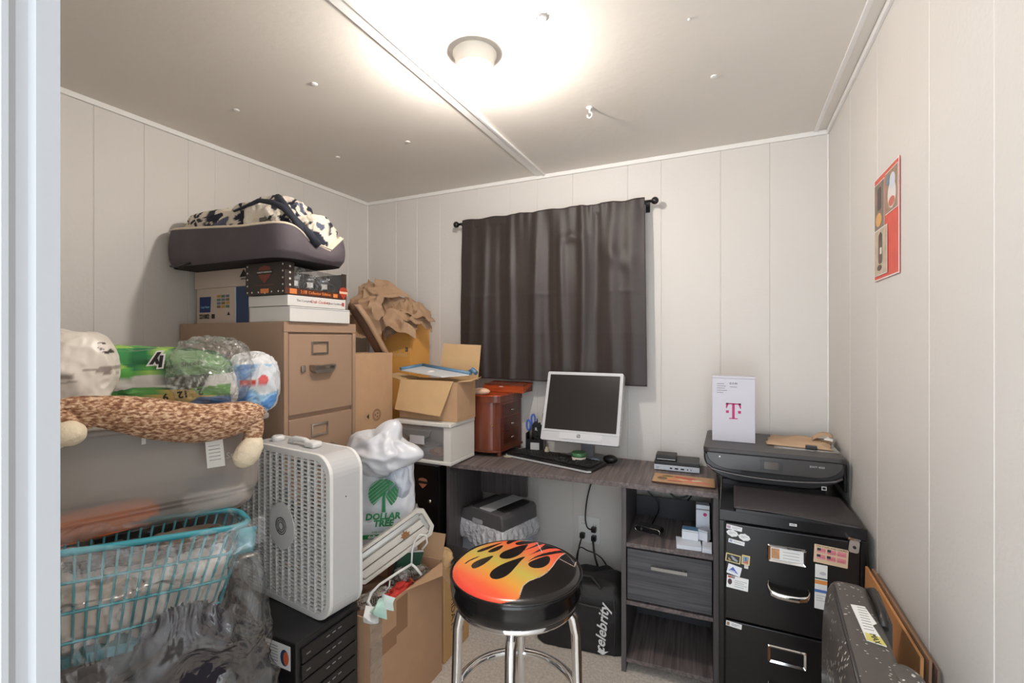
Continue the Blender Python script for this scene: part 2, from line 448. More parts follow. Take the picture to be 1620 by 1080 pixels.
# ---------------- keyboard
t = Thing('keyboard', 'black keyboard with silver front trim before the monitor', 'keyboard', (-.738, 2.052, .7505), R(-14.5))
mb = MB().prism([(-.235, -.070), (-.22, -.082), (.22, -.082), (.235, -.070), (.23, .075), (-.23, .075)], 0, .016, 'z')
kb = t.part('keyboard_base', mb, M_black, bevel=.003)
mb = MB().prism([(-.236, -.074), (-.222, -.0855), (.222, -.0855), (.236, -.074), (.236, -.070), (.222, -.0815), (-.222, -.0815), (-.236, -.070)], .003, .010, 'z')
t.part('front_trim', mb, silver)
mb = MB()
for r_ in range(6):
    y = -.052 + r_ * .021
    x = -.215
    while x < .205:
        wd = .016 if not (r_ == 0 and -.12 < x < -.02) else .09
        if not (.085 < x < .094) and not (.145 < x < .15): mb.box(x, x + wd, y, y + .0165, .0165, .0205)
        x += wd + .0028
t.part('keys', mb, mat('key_black', (30, 29, 31), .5), bevel=.0012, seg=1)
t.part('indicator_light', MB().prism(ell(-.205, .066, .006, .003, 10), .0163, .0172, 'z'), silver)

# ---------------- desk clutter
# pen cup with scissors and pens
t = Thing('pen_holder', 'black square pen holder left of the monitor', 'pen holder', (-.880, 2.17, .750), R(8))
mb = MB().box(-.045, .045, -.03, .035, 0, .006)
for s_ in ((-.045, -.042, -.03, .035), (.042, .045, -.03, .035), (-.045, .045, .032, .035)): mb.box(s_[0], s_[1], s_[2], s_[3], 0, .10)
mb.box(-.045, .045, -.03, -.027, 0, .07)
t.part('cup', mb, M_black)
t.part('front_window', MB().box(-.02, .025, -.0335, -.031, .02, .055), silver, bevel=.001)
t.part('front_rail', MB().tube([(-.03, -.034, .012), (-.02, -.040, .008), (.02, -.040, .008), (.032, -.034, .012)], .003), M_steel)
def pen(x, y, h, rgb, lb, lean=(0, 0), r=.004, nm='pen'):
    a = dw(0, 0, 0)
    bx, by = -.880 + x, 2.17 + y
    mb = MB().tube([(bx, by, .758), (bx + lean[0] * .93, by + lean[1] * .93, .758 + h * .93), (bx + lean[0], by + lean[1], .758 + h)], [r, r, r * .5], 10)
    single(nm, lb, 'pen', mb, mat('pen_%d_%d_%d' % rgb, rgb, .35), (bx, by, .758), 'pens in the black holder')
pen(.028, .018, .19, (20, 22, 30), 'black pen standing upright in the holder, tallest', (.006, 0))
pen(.020, -.004, .15, (210, 210, 215), 'white pen in the black holder', (.010, -.004))
pen(.005, .02, .16, (60, 62, 70), 'grey pen leaning in the black holder', (-.006, 0))
pen(-.03, .018, .14, (90, 40, 40), 'dark red pen at the left of the black holder', (-.008, .0))
t = Thing('scissors', 'blue handled scissors standing in the pen holder', 'scissors', (-.905, 2.165, .80))
blue = mat('blue_handle', (70, 105, 190), .35)
mb = MB()
for sx_ in (-1, 1):
    pts = [(-.905 + sx_ * .011 + .010 * math.cos(k * .524), 2.165 + sx_ * .004, .900 + .026 * math.sin(k * .524) + sx_ * .014) for k in range(12)]
    mb.tube(pts, .005, 8, closed=True)
t.part('handle', mb, blue, w=True)
t.part('blade', MB().prism([(-.910, .80), (-.899, .80), (-.897, .89), (-.913, .89)], 2.163, 2.167, 'y'), M_steel, w=True)
t = Thing('lanyard_pouch', 'small black pouch with white emblem stuffed in the pen holder', 'pouch', (-.865, 2.155, .82))
mb = MB(); bagblob(mb, (-.866, 2.155, .860), (.026, .014, .045), 4, .2); t.part('pouch', mb, mat('pouch_black', (26, 26, 30), .8), w=True)
text('R', .022, FY(-.866, 2.138, .872), M_paper, t.o, name='emblem').location = tuple(-Vector(t.loc))
# jar
t = Thing('jar', 'small cream jar with green lid and red leaf mark under the monitor', 'jar', (-.628, 2.075, .750))
t.part('jar_body', MB().lathe([(.030, 0), (.033, .004), (.033, .026), (.029, .030)], n=32), mat('jar_cream', (222, 214, 196), .4))
t.part('lid', MB().lathe([(.034, .030), (.035, .032), (.035, .046), (.031, .049)], n=32), mat('jar_green', (72, 122, 80), .4))
t.part('leaf_mark', MB().prism([(-.006, .008), (0, .022), (.006, .008), (0, .011)], -.0345, -.0325, 'y'), mat('mark_red', (150, 50, 44), .5))
for x, y, rgb, sz, lb in ((-.700, 2.06, (150, 165, 180), (.026, .018, .010), 'small grey blue mouse lying left of the green lidded jar'),
                          (-.560, 2.09, (158, 172, 190), (.026, .020, .012), 'pale blue plastic trinket right of the green lidded jar')):
    mb = MB().sphere((x, y, .7505 + sz[2]), (sz[0], sz[1], sz[2]), 20, 12); single('trinket', lb, 'trinket', mb, mat('tr%d' % int(x * -100), rgb, .25), (x, y, .7505))
mb = MB().sphere((-.492, 2.12, .770), (.034, .024, .019), 24, 14); single('computer_mouse', 'black computer mouse at the right end of the keyboard', 'mouse', mb, M_black, (-.492, 2.12, .751))
single('medicine_bottle', 'tiny beige bottle between the pen holder and the monitor', 'bottle', MB().lathe([(.011, 0), (.012, .002), (.012, .03), (.008, .034), (.008, .042)], (-.805, 2.13, .7505), 16), mat('bottle_beige', (200, 186, 160), .4), (-.805, 2.13, .7505))
# mini computer with adapter on top
t = Thing('mini_computer', 'slim black and silver mini computer on the desk beside the printer', 'computer', (-.205, 2.135, .750), R(3))
t.part('computer_case', MB().box(-.092, .092, -.030, .10, .012, .040), M_black, bevel=.002)
t.part('front_panel', MB().box(-.092, .092, -.034, -.0305, .004, .026), mat('front_silver', (196, 202, 212), .35), bevel=.001)
t.part('base', MB().box(-.088, .088, -.028, .098, 0, .012), M_black)
mb = MB()
for x, w_ in ((-.022, .010), (.000, .014), (.024, .014), (.045, .004), (.058, .003)): mb.box(x - w_ / 2, x + w_ / 2, -.0348, -.034, .011, .017)
t.part('port', mb, M_ink)
text('hp', .012, FY(-.078, -.0345, .015), mat('logo_dim', (120, 125, 135), .4), t.o, shear=.2)
t = Thing('power_adapter', 'small black box resting on the mini computer', 'adapter', (-.250, 2.155, .7905), R(3))
t.part('adapter_case', MB().box(-.043, .043, -.035, .040, 0, .022), mat('adapter_black', (38, 37, 38), .45), bevel=.003)
t.part('stripe', MB().box(-.038, .038, -.0358, -.035, .003, .006), silver)
# food print tray
def traycol(A):
    C = np.zeros((len(A), 3)); C[:] = lin((196, 150, 100))
    for i, (cx, cy, rx, ry, rgb) in enumerate([(-.05, .01, .045, .02, (214, 160, 96)), (.0, -.02, .06, .018, (222, 130, 90)), (.02, .02, .03, .014, (205, 66, 48)), (-.02, .028, .018, .01, (200, 60, 40)),
                                  (.05, .0, .02, .012, (232, 220, 190)), (.07, -.02, .03, .014, (214, 110, 76)), (-.08, -.005, .02, .02, (120, 90, 50)), (-.06, .03, .022, .01, (110, 100, 50)), (.0, -.003, .02, .006, (240, 225, 170)), (-.03, -.03, .03, .006, (150, 60, 40))]):
        m = ((A[:, 0] - cx) / rx) ** 2 + ((A[:, 1] - cy) / ry) ** 2 < 1
        C[m] = lin(rgb)
    e = (np.abs(A[:, 0]) > .111) | (np.abs(A[:, 1]) > .061); C[e] = lin((150, 120, 80))
    return C
t = Thing('placemat', 'small rounded trivet printed with red and tan food on the desk corner', 'trivet', (-.165, 1.972, .7505), R(2.5))
t.part('cork_base', MB().prism(rrect(-.118, .118, -.064, .064, .02), 0, .006, 'z'), mat('cork_edge', (70, 48, 34), .8))
t.part('printed_top', MB().grid(lambda u, v: (-.116 + .232 * u, -.062 + .124 * v, .0068), 90, 50), mat('food_print', attr=True, rough=.3), cfn=traycol)
# cubby contents
t = Thing('webcam', 'black bar camera with silver ring in the desk cubby', 'webcam', dw(.315, -.02, .5125), R(-12))
t.part('camera_body', MB().prism(rrect(-.055, .055, 0, .026, .0125), -.03, .012, 'y'), M_black)
ring = rrect(-.053, .053, .002, .024, .011)
t.part('front_ring', MB().tube([(x, -.031, z) for x, z in ring], .0018, 6, closed=True), M_chrome)
t.part('lens', MB().cyl((-.025, -.0325, .013), .005, .003, 'y', 16), M_steel)
cord('electrical_cable', 'thin black cable hanging behind the cubby above the webcam', [dw(.28, .12, .70), dw(.29, .12, .64), dw(.33, .12, .60), dw(.34, .10, .56), dw(.32, .05, .522), dw(.318, .0, .518)], .003)
cord('electrical_cable', 'thicker black cable hanging in the middle of the cubby back', [dw(.36, .14, .72), dw(.37, .135, .66), dw(.41, .13, .62), dw(.47, .13, .64), dw(.50, .135, .72)], .004)
cord('electrical_cable', 'black cable slanting at the right of the cubby back', [dw(.53, .12, .72), dw(.50, .12, .67), dw(.46, .13, .61)], .0035)
BW = mat('box_white_card', (222, 226, 234), .5); BB = mat('box_blue_print', (120, 170, 210), .5); BP = mat('pink_dot', (200, 50, 120), .5)
def sbox(lb, lx, ly, z, sx_, sy_, sz_, rz, deco=None):
    t = Thing('small_box', lb, 'box', dw(lx, ly, z), DA + R(rz), 'small white boxes in the desk cubby')
    c = t.part('carton', MB().box(-sx_, sx_, -sy_, sy_, 0, sz_), BW, bevel=.001)
    t.part('carton_flap', MB().box(-sx_, sx_, -sy_ - .0008, -sy_ - .0001, sz_ * .86, sz_ * .90), mat('seam_grey', (150, 152, 158), .6))
    if deco == 'blue': t.part('printed_top', MB().box(-sx_ + .002, sx_ - .002, -sy_ + .004, sy_ - .002, sz_, sz_ + .0006), BB)
    if deco == 'dot': t.part('dot', MB().prism(ell(.008, sz_ * .75, .007, .007, 16), -sy_ - .0015, -sy_ - .0008, 'y'), BP)
sbox('flat white carton at the front of the cubby', .468, -.115, .5125, .045, .035, .020, 4)
sbox('small square white carton at the right front of the cubby', .535, -.125, .5125, .017, .028, .022, -2)
sbox('white carton with blue printed top stacked on the flat carton', .475, -.085, .5335, .030, .022, .038, -3, 'blue')
sbox('little white carton leaning on the blue topped one', .526, -.085, .5355, .018, .016, .040, -22)
sbox('tall white carton with a pink dot at the back of the cubby', .520, -.030, .5125, .025, .020, .145, 2, 'dot')

# ---------------- wooden jewelry box on the left end of the desk
M_cherry = woodgrain('cherry_wood', (92, 46, 32), (122, 64, 44), (7, 7, .8), .25)
M_cherryt = woodgrain('cherry_wood_top', (150, 62, 32), (186, 84, 46), (2, 30, 30), .2)
M_cherryd = woodgrain('dark_cherry_wood', (66, 30, 20), (92, 44, 30), (30, 2, 30), .3)
M_brass = mat('brass', (214, 190, 130), .25, 1)
t = Thing('jewelry_cabinet', 'reddish wooden jewelry cabinet with small drawers on the desk end', 'jewelry box', (-1.09, 2.115, .750), R(-3))
# local x -.10 .. .095 ; y -.12 .. .125 ; side drawers on +x face
def bow(y0, z0, z1, bulge, x0, x1, mb, mi=0, th=.02):
    mb.prism([(x0 + (x1 - x0) * i / 16, y0 - bulge * math.sin(math.pi * i / 16) ** .7) for i in range(17)] + [(x1, y0 + th), (x0, y0 + th)], z0, z1, 'z', mi)
t.part('cabinet_body', MB().box(-.112, .095, -.100, .125, .030, .262), M_cherry, bevel=.002)
mb = MB(); bow(-.102, .030, .262, .030, -.100, .070, mb, th=.001); fd = t.part('curved_door', mb, M_cherry)
mb = MB().lathe([(.003, 0), (.005, -.006), (.003, -.009)], (.060, -.112, .15), 12, 'y'); mb.build('door_knob', M_brass, fd)
mb = MB(); bow(-.102, .262, .292, .034, -.114, .097, mb, th=.23); t.part('cornice', mb, M_cherry)
mb = MB(); bow(-.104, .292, .298, .036, -.118, .100, mb, th=.235); t.part('lid', mb, M_cherryt)
mb = MB(); bow(-.104, .022, .032, .036, -.118, .100, mb, th=.235); t.part('base_moulding', mb, M_cherry)
for k in range(3):
    z = .052 + k * .068
    d = t.part('drawer', MB().box(.0955, .099, -.075, .085, z, z + .060), M_cherryd, bevel=.001)
    MB().sphere((.107, .0, z + .030), (.008, .011, .005), 12, 8).build('drawer_knob', M_chrome, d)
for x, y in ((-.10, -.095), (.085, -.095), (-.10, .115), (.085, .115)):
    t.part('foot', MB().lathe([(.008, 0), (.012, .008), (.010, .022)], (x, y, 0), 14), M_cherry)
t = Thing('wooden_box', 'flat orange red lidded wooden box behind the white stone', 'box', (-1.05, 2.175, 1.0495), R(-4))
t.part('box_body', MB().box(-.105, .125, -.045, .06, 0, .040), M_cherry, bevel=.002)
t.part('sloped_lid', MB().prism([(-.052, .0), (-.046, .032), (.06, .046), (.06, .040), (-.045, .0)], -.108, .128, 'x'), M_cherryt)
t.part('lid_label', MB().box(-.01, .012, -.0505, -.049, .026, .029), M_paper)
mb = MB().sphere((-1.095, 1.992, 1.0655), (.047, .026, .0165), 28, 16, fn=lambda d: 1 + .05 * NZ(d, 1.5, 2))
single('stone', 'pinkish white oval stone lying on the jewelry cabinet', 'stone', mb, mat('pale_stone', (214, 176, 150), .5, var=.1, vscale=30), (-1.095, 1.992, 1.049))
mb = MB().prism(ell(-1.02, 1.965, .022, .008, 20), .7502, .7505 + .006, 'z'); single('rubber_band', 'pale ring lying on the desk under the jewelry cabinet edge', 'ring', MB().tube([(p[0] , p[1] - .02, .754) for p in ell(-.965, 2.04, .02, .010, 20)], .0025, 6, closed=True), mat('pale_ring', (190, 180, 140), .5), (-.965, 2.02, .7515))

# ---------------- shredder under the desk
t = Thing('paper_shredder', 'grey paper shredder lined with a white bag under the desk', 'shredder', (-1.010, 2.010, 0), R(-16))
M_bin = mat('bin_grey', (168, 174, 184), .45)
t.part('bin', MB().box(-.135, .125, -.115, .115, 0, .435), M_bin, bevel=.008)
M_head = mat('shredder_grey', (92, 90, 92), .4)
hd = t.part('shredder_head', MB().prism([(-.130, .458), (-.122, .508), (-.06, .530), (.125, .530), (.137, .515), (.140, .458)], -.125, .125, 'y'), M_head, bevel=.006)
MB().prism([(-.01, .5305), (.060, .5305), (.060, .535), (-.01, .535)], -.118, .118, 'y').build('silver_band', silver, hd)
MB().box(.066, .115, -.085, .095, .5306, .536).build('feed_slot', M_ink, hd, bevel=.001)
MB().prism(rrect(-.05, .015, .462, .482, .008), -.1275, -.125, 'y').build('pull_grip', mat('pale_grip', (170, 172, 178), .4), hd)
def skirt(u, v):
    a = 2 * math.pi * u; px, py = math.cos(a), math.sin(a)
    k = 1 / max(abs(px) / 1, abs(py) / 1)
    px, py = px * k, py * k
    wv = .006 * math.sin(a * 27 + 3 * v) * (1 - v) + .006 * NZ((px * 3, py * 3, v * 3), 2.2, 5)
    bl = .012 * math.sin(math.pi * v)
    return ((.138 + bl + wv) * px + .0, (.122 + bl + wv) * py, .362 + .020 * math.sin(2 * a + 1) * (1 - v) + .100 * v + .012 * NZ((px * 5, py * 5, 0), 1.5, 2) * (1 - v))
t.part('bag_liner', MB().grid(skirt, 180, 14, wu=True), film('liner_plastic', (236, 238, 244), .72, .2, .25, .5, 30), solid=.001)
t.part('viewing_window', MB().box(.1255, .1275, -.05, .05, .23, .33), mat('window_dark', (60, 62, 68), .2))
t.part('control_panel', MB().box(-.10, -.02, -.09, .09, .5225, .5255, M=Matrix.Rotation(R(0), 4, 'Y')), mat('dark_panel', (40, 38, 42), .3))

# ---------------- black sports bag on the floor under the desk
M_nylon = mat('black_nylon', (28, 26, 28), .6, bump=.3, bscale=30)
t = Thing('sports_bag', 'black sports bag with white script lettering on the carpet under the desk', 'bag', (-.590, 2.02, 0), R(8))
def bagf(u, v):
    a = 2 * math.pi * u; sx_ = math.copysign(abs(math.cos(a)) ** .35, math.cos(a)); sy_ = math.copysign(abs(math.sin(a)) ** .35, math.sin(a))
    prof = [(0, 0.0), (.0, .97), (.02, 1.0), (.25, 1.01), (.60, 1.0), (.86, .94), (1, .78), (1, 0)]
    i = v * (len(prof) - 1); k = min(int(i), len(prof) - 2); f_ = i - k
    hz = prof[k][0] * (1 - f_) + prof[k + 1][0] * f_; rr = prof[k][1] * (1 - f_) + prof[k + 1][1] * f_
    n_ = .010 * NZ((sx_ * 2, sy_ * 2, hz * 3), 1.8, 1)
    H_ = .275 - .05 * max(0, -sx_) 
    return (sx_ * rr * (.195 + n_), sy_ * rr * (.120 + n_), max(0.002, hz * H_ + (n_ if hz > .3 else 0)))
t.part('bag_body', MB().grid(bagf, 72, 30, wu=True), M_nylon)
t.part('zipper_seam', MB().tube([(-.02 + .025 * i, -.1265 - .003 * math.sin(i * .6), .205 - .0012 * i * i * .2) for i in range(8)], .003, 6), mat('seam_black', (48, 46, 50), .5))
t.part('end_panel_seam', MB().tube([(.145, -.124, .01), (.148, -.126, .1), (.148, -.124, .2), (.14, -.112, .245)], .003, 6), mat('seam_black'))
text('celebrity', .058, FY(.097, -.1325, .118, 84), mat('white_print', (222, 222, 224), .5), t.o, shear=.35, bold=.0012)
t.part('printed_swoosh', MB().prism([(.078, .022), (.100, .012), (.122, .030), (.104, .026), (.088, .040)], -.1335, -.132, 'y'), mat('white_print'))
t.part('strap', MB().tube([(-.08, -.10, .25), (-.03, -.05, .285), (.04, -.05, .288), (.09, -.09, .262)], .008, 8), M_nylon)

# ================================================================ curtain
t = Thing('curtain_rod', 'black curtain rod with ball finials above the desk', 'curtain rod', (-.84, 2.2, 1.952))
t.part('rod', MB().cyl((-.52, 0, 0), .007, 1.045, 'x', 16), M_black)
for s_ in (-1, 1):
    x = .0035 + s_ * .5265
    t.part('finial', MB().lathe([(.006, -.012), (.012, -.008), (.008, -.002)], (x, 0, 0), 16, 'x').sphere((x + s_ * .004, 0, 0), .017, 20, 14), M_black)
    bx = .0035 + s_ * .490
    t.part('wall_bracket', MB().box(bx - .004, bx + .004, -.004, .0645, -.012, -.007).box(bx - .010, bx + .010, .0605, .0645, -.035, .012).tube([(bx, -.010, 0), (bx, -.009, -.010), (bx, 0, -.013), (bx, .010, -.008)], .003, 6), M_black)
M_curt = mat('dark_curtain_satin', (54, 46, 44), .45, bump=.12, bscale=70, stretch=(1, 1, 14), spec=.45, var=.06, vscale=10)
x0, x1 = -1.322, -.350
def curt(u, v):
    z = 1.968 - v * .856
    x = x0 + (x1 - x0) * u + .012 * (v) * (u - .5) * 2
    fold = 0
    for c_, w_, a_ in ((.06, .02, .5), (.15, .022, 1), (.24, .02, -.6), (.30, .022, 1.1), (.45, .026, 1.3), (.52, .02, -.7), (.585, .022, 1.0), (.70, .024, 1.5), (.77, .025, -.8), (.84, .03, .9), (.93, .03, .6)):
        cc = c_ + .012 * math.sin(v * 3 + c_ * 20) * v
        fold += a_ * math.exp(-((u - cc) / w_) ** 2)
    top = math.exp(-((v - .02) / .03) ** 2)
    gather = .5 * math.sin(u * 95 + 2 * math.sin(u * 17)) * math.exp(-v * 9) * (.3 + u)
    swag = .9 * math.exp(-((v - .17 - .25 * abs(u - .64)) / .03) ** 2) * math.exp(-((u - .64) / .06) ** 2) + .8 * math.exp(-((v - .3 - .6 * (u - .85)) / .05) ** 2) * math.exp(-((u - .87) / .07) ** 2)
    crease = .25 * math.exp(-((v - .49) / .012) ** 2) * (.4 + math.sin(u * 9) ** 2) + .18 * math.exp(-((v - .72) / .012) ** 2)
    d = .010 * fold * (.25 + .75 * min(1, v * 4)) + .006 * gather + .010 * swag + .004 * crease + .006 * NZ((u * 4, v * 3, 0), 1.6, 4)
    y = 2.188 - d
    return (x, min(y, 2.190) if v < .05 else y, z + .006 * math.sin(u * 40) * max(0, .05 - v) * 10 - .010 * u * v)
single('curtain', 'dark brown black satin curtain panel hanging on the wall', 'curtain', MB().grid(curt, 220, 130), M_curt, (-.84, 2.19, 1.1), solid=.0015)

# ================================================================ black filing cabinet at the right wall
M_cab = mat('black_enamel', (20, 18, 19), .28, bump=.02, bscale=200, spec=.4)
CX0, CX1, CY, CT = -.028, .352, 1.600, .785
t = Thing('filing_cabinet', 'black two drawer filing cabinet covered in magnets in the right corner', 'filing cabinet', (.162, 1.90, 0))
t.part('cabinet_body', MB().box(CX0, CX1, CY + .012, 2.20, .0, CT), M_cab, w=True, bevel=.004)
t.part('top_rail', MB().box(CX0, CX1, CY, CY + .012, .752, CT), M_cab, w=True, bevel=.002)
t.part('side_rail', MB().box(CX0, CX0 + .016, CY, CY + .012, 0, .7515), M_cab, w=True, bevel=.002)
t.part('side_rail', MB().box(CX1 - .016, CX1, CY, CY + .012, 0, .7515), M_cab, w=True, bevel=.002)
t.part('toe_rail', MB().box(CX0 + .0165, CX1 - .0165, CY, CY + .012, 0, .13), M_cab, w=True)
for k, (z0, z1) in enumerate(((.452, .748), (.136, .446))):
    d = t.part('drawer', MB().box(CX0 + .018, CX1 - .018, CY - .006, CY + .011, z0, z1), M_cab, w=True, bevel=.003)
    zc = z1 - .066
    fr = rrect(.105, .207, zc - .030, zc + .022, .004, 2); inn = rrect(.113, .199, zc - .022, zc + .014, .002, 2)
    mb = MB(); n = len(fr)
    vs = [(x, CY - .007, z) for x, z in fr] + [(x, CY - .011, z) for x, z in [( (a[0]*.7+b[0]*.3), (a[1]*.7+b[1]*.3)) for a, b in zip(fr, inn)]] + [(x, CY - .007, z) for x, z in inn]
    fs = [(i, (i + 1) % n, n + (i + 1) % n, n + i) for i in range(n)] + [(n + i, n + (i + 1) % n, 2 * n + (i + 1) % n, 2 * n + i) for i in range(n)]
    mb.add(vs, fs); mb.build('label_holder', M_chrome, d, origin=t.loc)
    if k == 0:
        MB().box(.1135, .1985, CY - .0066, CY - .0061, zc - .0215, zc + .0135).build('label_card', M_paper, d, origin=t.loc)
        MB().box(.1155, .137, CY - .0071, CY - .0067, zc - .019, zc + .011).build('card_photo', mat('tan_photo', (176, 130, 90), .5, var=.35, vscale=60), d, origin=t.loc)
        mb = MB()
        for q_ in range(3): mb.box(.146, .188, CY - .0071, CY - .0067, zc - .014 + q_ * .009, zc - .0128 + q_ * .009)
        mb.build('card_writing', mat('faint_grey', (150, 150, 156), .6), d, origin=t.loc)
    hz = z1 - .172
    hpts = [(.108, CY - .008, hz + .018), (.106, CY - .024, hz + .010), (.112, CY - .034, hz), (.130, CY - .038, hz - .004), (.155, CY - .039, hz - .005), (.185, CY - .038, hz - .004), (.205, CY - .034, hz), (.211, CY - .024, hz + .006), (.210, CY - .008, hz + .012)]
    mb = MB()
    for a_ in (0,): mb.grid(lambda u, v: (lambda i, f_: tuple((hpts[i][c] * (1 - f_) + hpts[min(i + 1, 8)][c] * f_) + (0, 0, (-.012 + .016 * v))[c] for c in range(3)))(int(u * 7.999), u * 8 - int(u * 7.999)), 40, 2)
    mb.build('drawer_handle', M_chrome, d, origin=t.loc, solid=.003)
t.part('maker_plate', MB().box(.163, .182, CY - .002, CY, .766, .773), M_paper, w=True)
text('HON', .006, FY(.1725, CY - .0025, .7695), M_ink, t.part('plate_backing', MB().box(.165, .180, CY - .0015, CY - .0001, .767, .772), M_paper, w=True)).location = tuple(-Vector(t.loc))
lk = t.part('lock_housing', MB().prism(rrect(-.013, .013, -.022, .018, .006), -.016, 0, 'y', M=Matrix.Translation((.318, CY, .742)) @ Matrix.Rotation(R(6), 4, 'Y')), M_black, w=True, bevel=.002)
mb = MB().prism(rrect(-.012, .012, -.020, .014, .006), -.0185, -.0162, 'y', M=Matrix.Translation((.318, CY, .742)) @ Matrix.Rotation(R(6), 4, 'Y'))
mb.build('lock_face', mat('pewter', (176, 168, 160), .3, .6), lk, origin=t.loc)
mb = MB()
mb.prism([(.303, .7585), (.331, .7555), (.333, .7610), (.305, .7645)], CY - .020, CY, 'y'); mb.build('lock_top', M_chrome, lk, origin=t.loc)
MB().cyl((.318, CY - .0185, .738), .004, -.004, 'y', 14).build('lock_core', M_black, lk, origin=t.loc)

# magnets and cards on the top drawer
MY = CY - .0062
def magnet(lb, x0, x1, z0, z1, rgb, deco=None, rot=0, poly=None, name='fridge_magnet'):
    cx, cz = (x0 + x1) / 2, (z0 + z1) / 2
    t = Thing(name, lb, 'magnet', (cx, MY, cz), rot=(0, R(rot), 0), group=None)
    hw, hz = (x1 - x0) / 2, (z1 - z0) / 2
    P = poly or rrect(-hw, hw, -hz, hz, .0008, 1)
    t.part('magnet_face', MB().prism(P, -.0012, -.0001, 'y'), mat('mg_%d_%d_%d' % rgb, rgb, .4))
    for k, d_ in enumerate(deco or []):
        nm, a, b, c, e, rg = d_
        P2 = rrect(a, b, c, e, .0004, 1) if not isinstance(a, list) else a
        t.part(nm, MB().prism(P2, -.0017 - .0002 * (k % 3), -.00125, 'y'), mat('mg_%d_%d_%d' % rg, rg, .45))
    return t
def lines(n, a, b, z0, dz, rg=(150, 152, 158), th=.0012): return [('printed_line', a, b - (k % 2) * .008, z0 - k * dz, z0 - k * dz + th, rg) for k in range(n)]
G = (226, 226, 226)
magnet('white strip magnet with small flag at the top left of the drawer', -.007, .037, .729, .7425, G, [('flag', -.021, -.010, -.004, .004, (170, 140, 160))] + lines(2, -.006, .018, .002, .004), 6)
dia = [(-.017, 0), (-.012, .007), (-.005, .009), (0, .0115), (.005, .009), (.012, .007), (.017, 0), (.012, -.007), (.005, -.009), (0, -.0115), (-.005, -.009), (-.012, -.007)]
magnet('left one of two white scalloped oval magnets', -.007, .027, .707, .730, (224, 224, 222), lines(2, -.009, .009, .002, .004), 8, dia)
magnet('right one of two white scalloped oval magnets', .026, .060, .700, .723, (224, 224, 222), lines(2, -.009, .009, .002, .004), 10, dia)
magnet('white strip magnet under the two scalloped magnets', -.001, .044, .687, .699, G, [('logo_patch', -.020, -.012, -.003, .004, (150, 160, 190))] + lines(1, -.009, .014, .000, .004), 7)
magnet('gold framed dark magnet with a grey ship picture', -.009, .033, .628, .654, (212, 196, 140), [('picture', -.018, .018, -.010, .010, (40, 38, 34)), ('ship', [(-.008, .008), (.000, .006), (.014, -.004), (.012, -.008), (.000, -.004)], 0, 0, 0, (150, 160, 168)), ('streak', [(-.012, -.008), (-.004, -.007), (-.013, .001)], 0, 0, 0, (180, 150, 80))], 6)
magnet('small gold framed magnet with orange and blue picture', .036, .058, .628, .657, (222, 196, 120), [('picture', -.008, .008, -.011, .011, (120, 150, 170)), ('hill', [(-.007, -.009), (.007, -.009), (.005, .001)], 0, 0, 0, (205, 100, 50)), ('tower', -.002, .002, -.002, .009, (70, 100, 140))], 4)
magnet('tiny white price tag sticker below the gold framed magnets', .043, .054, .617, .629, (214, 210, 205), lines(2, -.004, .004, .001, .003), 3)
magnet('white card magnet with blue mountain triangle logo', -.004, .034, .590, .620, (228, 230, 236), [('triangle_logo', [(-.015, -.006), (-.005, .009), (.013, -.008), (.003, -.006)], 0, 0, 0, (70, 90, 170)), ('logo_bar', -.012, .004, -.0045, -.0025, (228, 230, 236))], 12)
magnet('white business card with a dark haired portrait and red logo', -.006, .054, .548, .586, (232, 232, 230), [('red_logo', -.027, -.018, .012, .018, (190, 60, 40)), ('grey_logo', -.018, -.008, .012, .018, (130, 120, 118)), ('portrait', ell(-.021, .000, .006, .009, 14), 0, 0, 0, (60, 40, 44)), ('face', ell(-.021, .002, .003, .004, 12), 0, 0, 0, (205, 170, 150))] + lines(4, -.008, .026, .006, .006), 3)
magnet('white strip magnet with brown photo at the top of the lower drawer', -.008, .036, .428, .443, (226, 226, 224), [('photo', -.020, -.012, -.005, .005, (140, 110, 80))] + lines(2, -.007, .016, .002, .004), 5)
fl = []
for r_ in range(2):
    for c in range(3):
        a = -.034 + c * .0245; z = .004 - r_ * .0185
        fl.append(('flag_field', a, a + .021, z, z + .013, (214, 130, 138)))
        fl.append(('flag_canton', a, a + .009, z + .006, z + .013, (50, 48, 70)))
        for q_ in range(2): fl.append(('flag_stripe', a + .001, a + .0205, z + .002 + q_ * .0022, z + .0029 + q_ * .0022, (235, 200, 200)))
tf = magnet('cream magnet sheet printed with six small flags', .224, .306, .672, .724, (214, 190, 158), fl, 3, name='flag_magnet')
text('THE STARS AND STRIPES', .0068, FY(0, -.0014, .0215), mat('print_brown', (90, 50, 40), .6), tf.o)
tl = magnet('tall white calendar magnet with orange and blue bands beside the drawer handle', .226, .256, .540, .668, (226, 228, 228), [('green_band', -.015, .015, .022, .026, (40, 80, 60)), ('orange_band', -.015, .015, .008, .019, (214, 140, 70)), ('blue_band', -.015, .015, -.016, -.008, (70, 110, 170)), ('scribble', ell(.004, .040, .008, .005, 14), 0, 0, 0, (190, 190, 196))] + lines(3, -.011, .013, -.026, .007), 1)

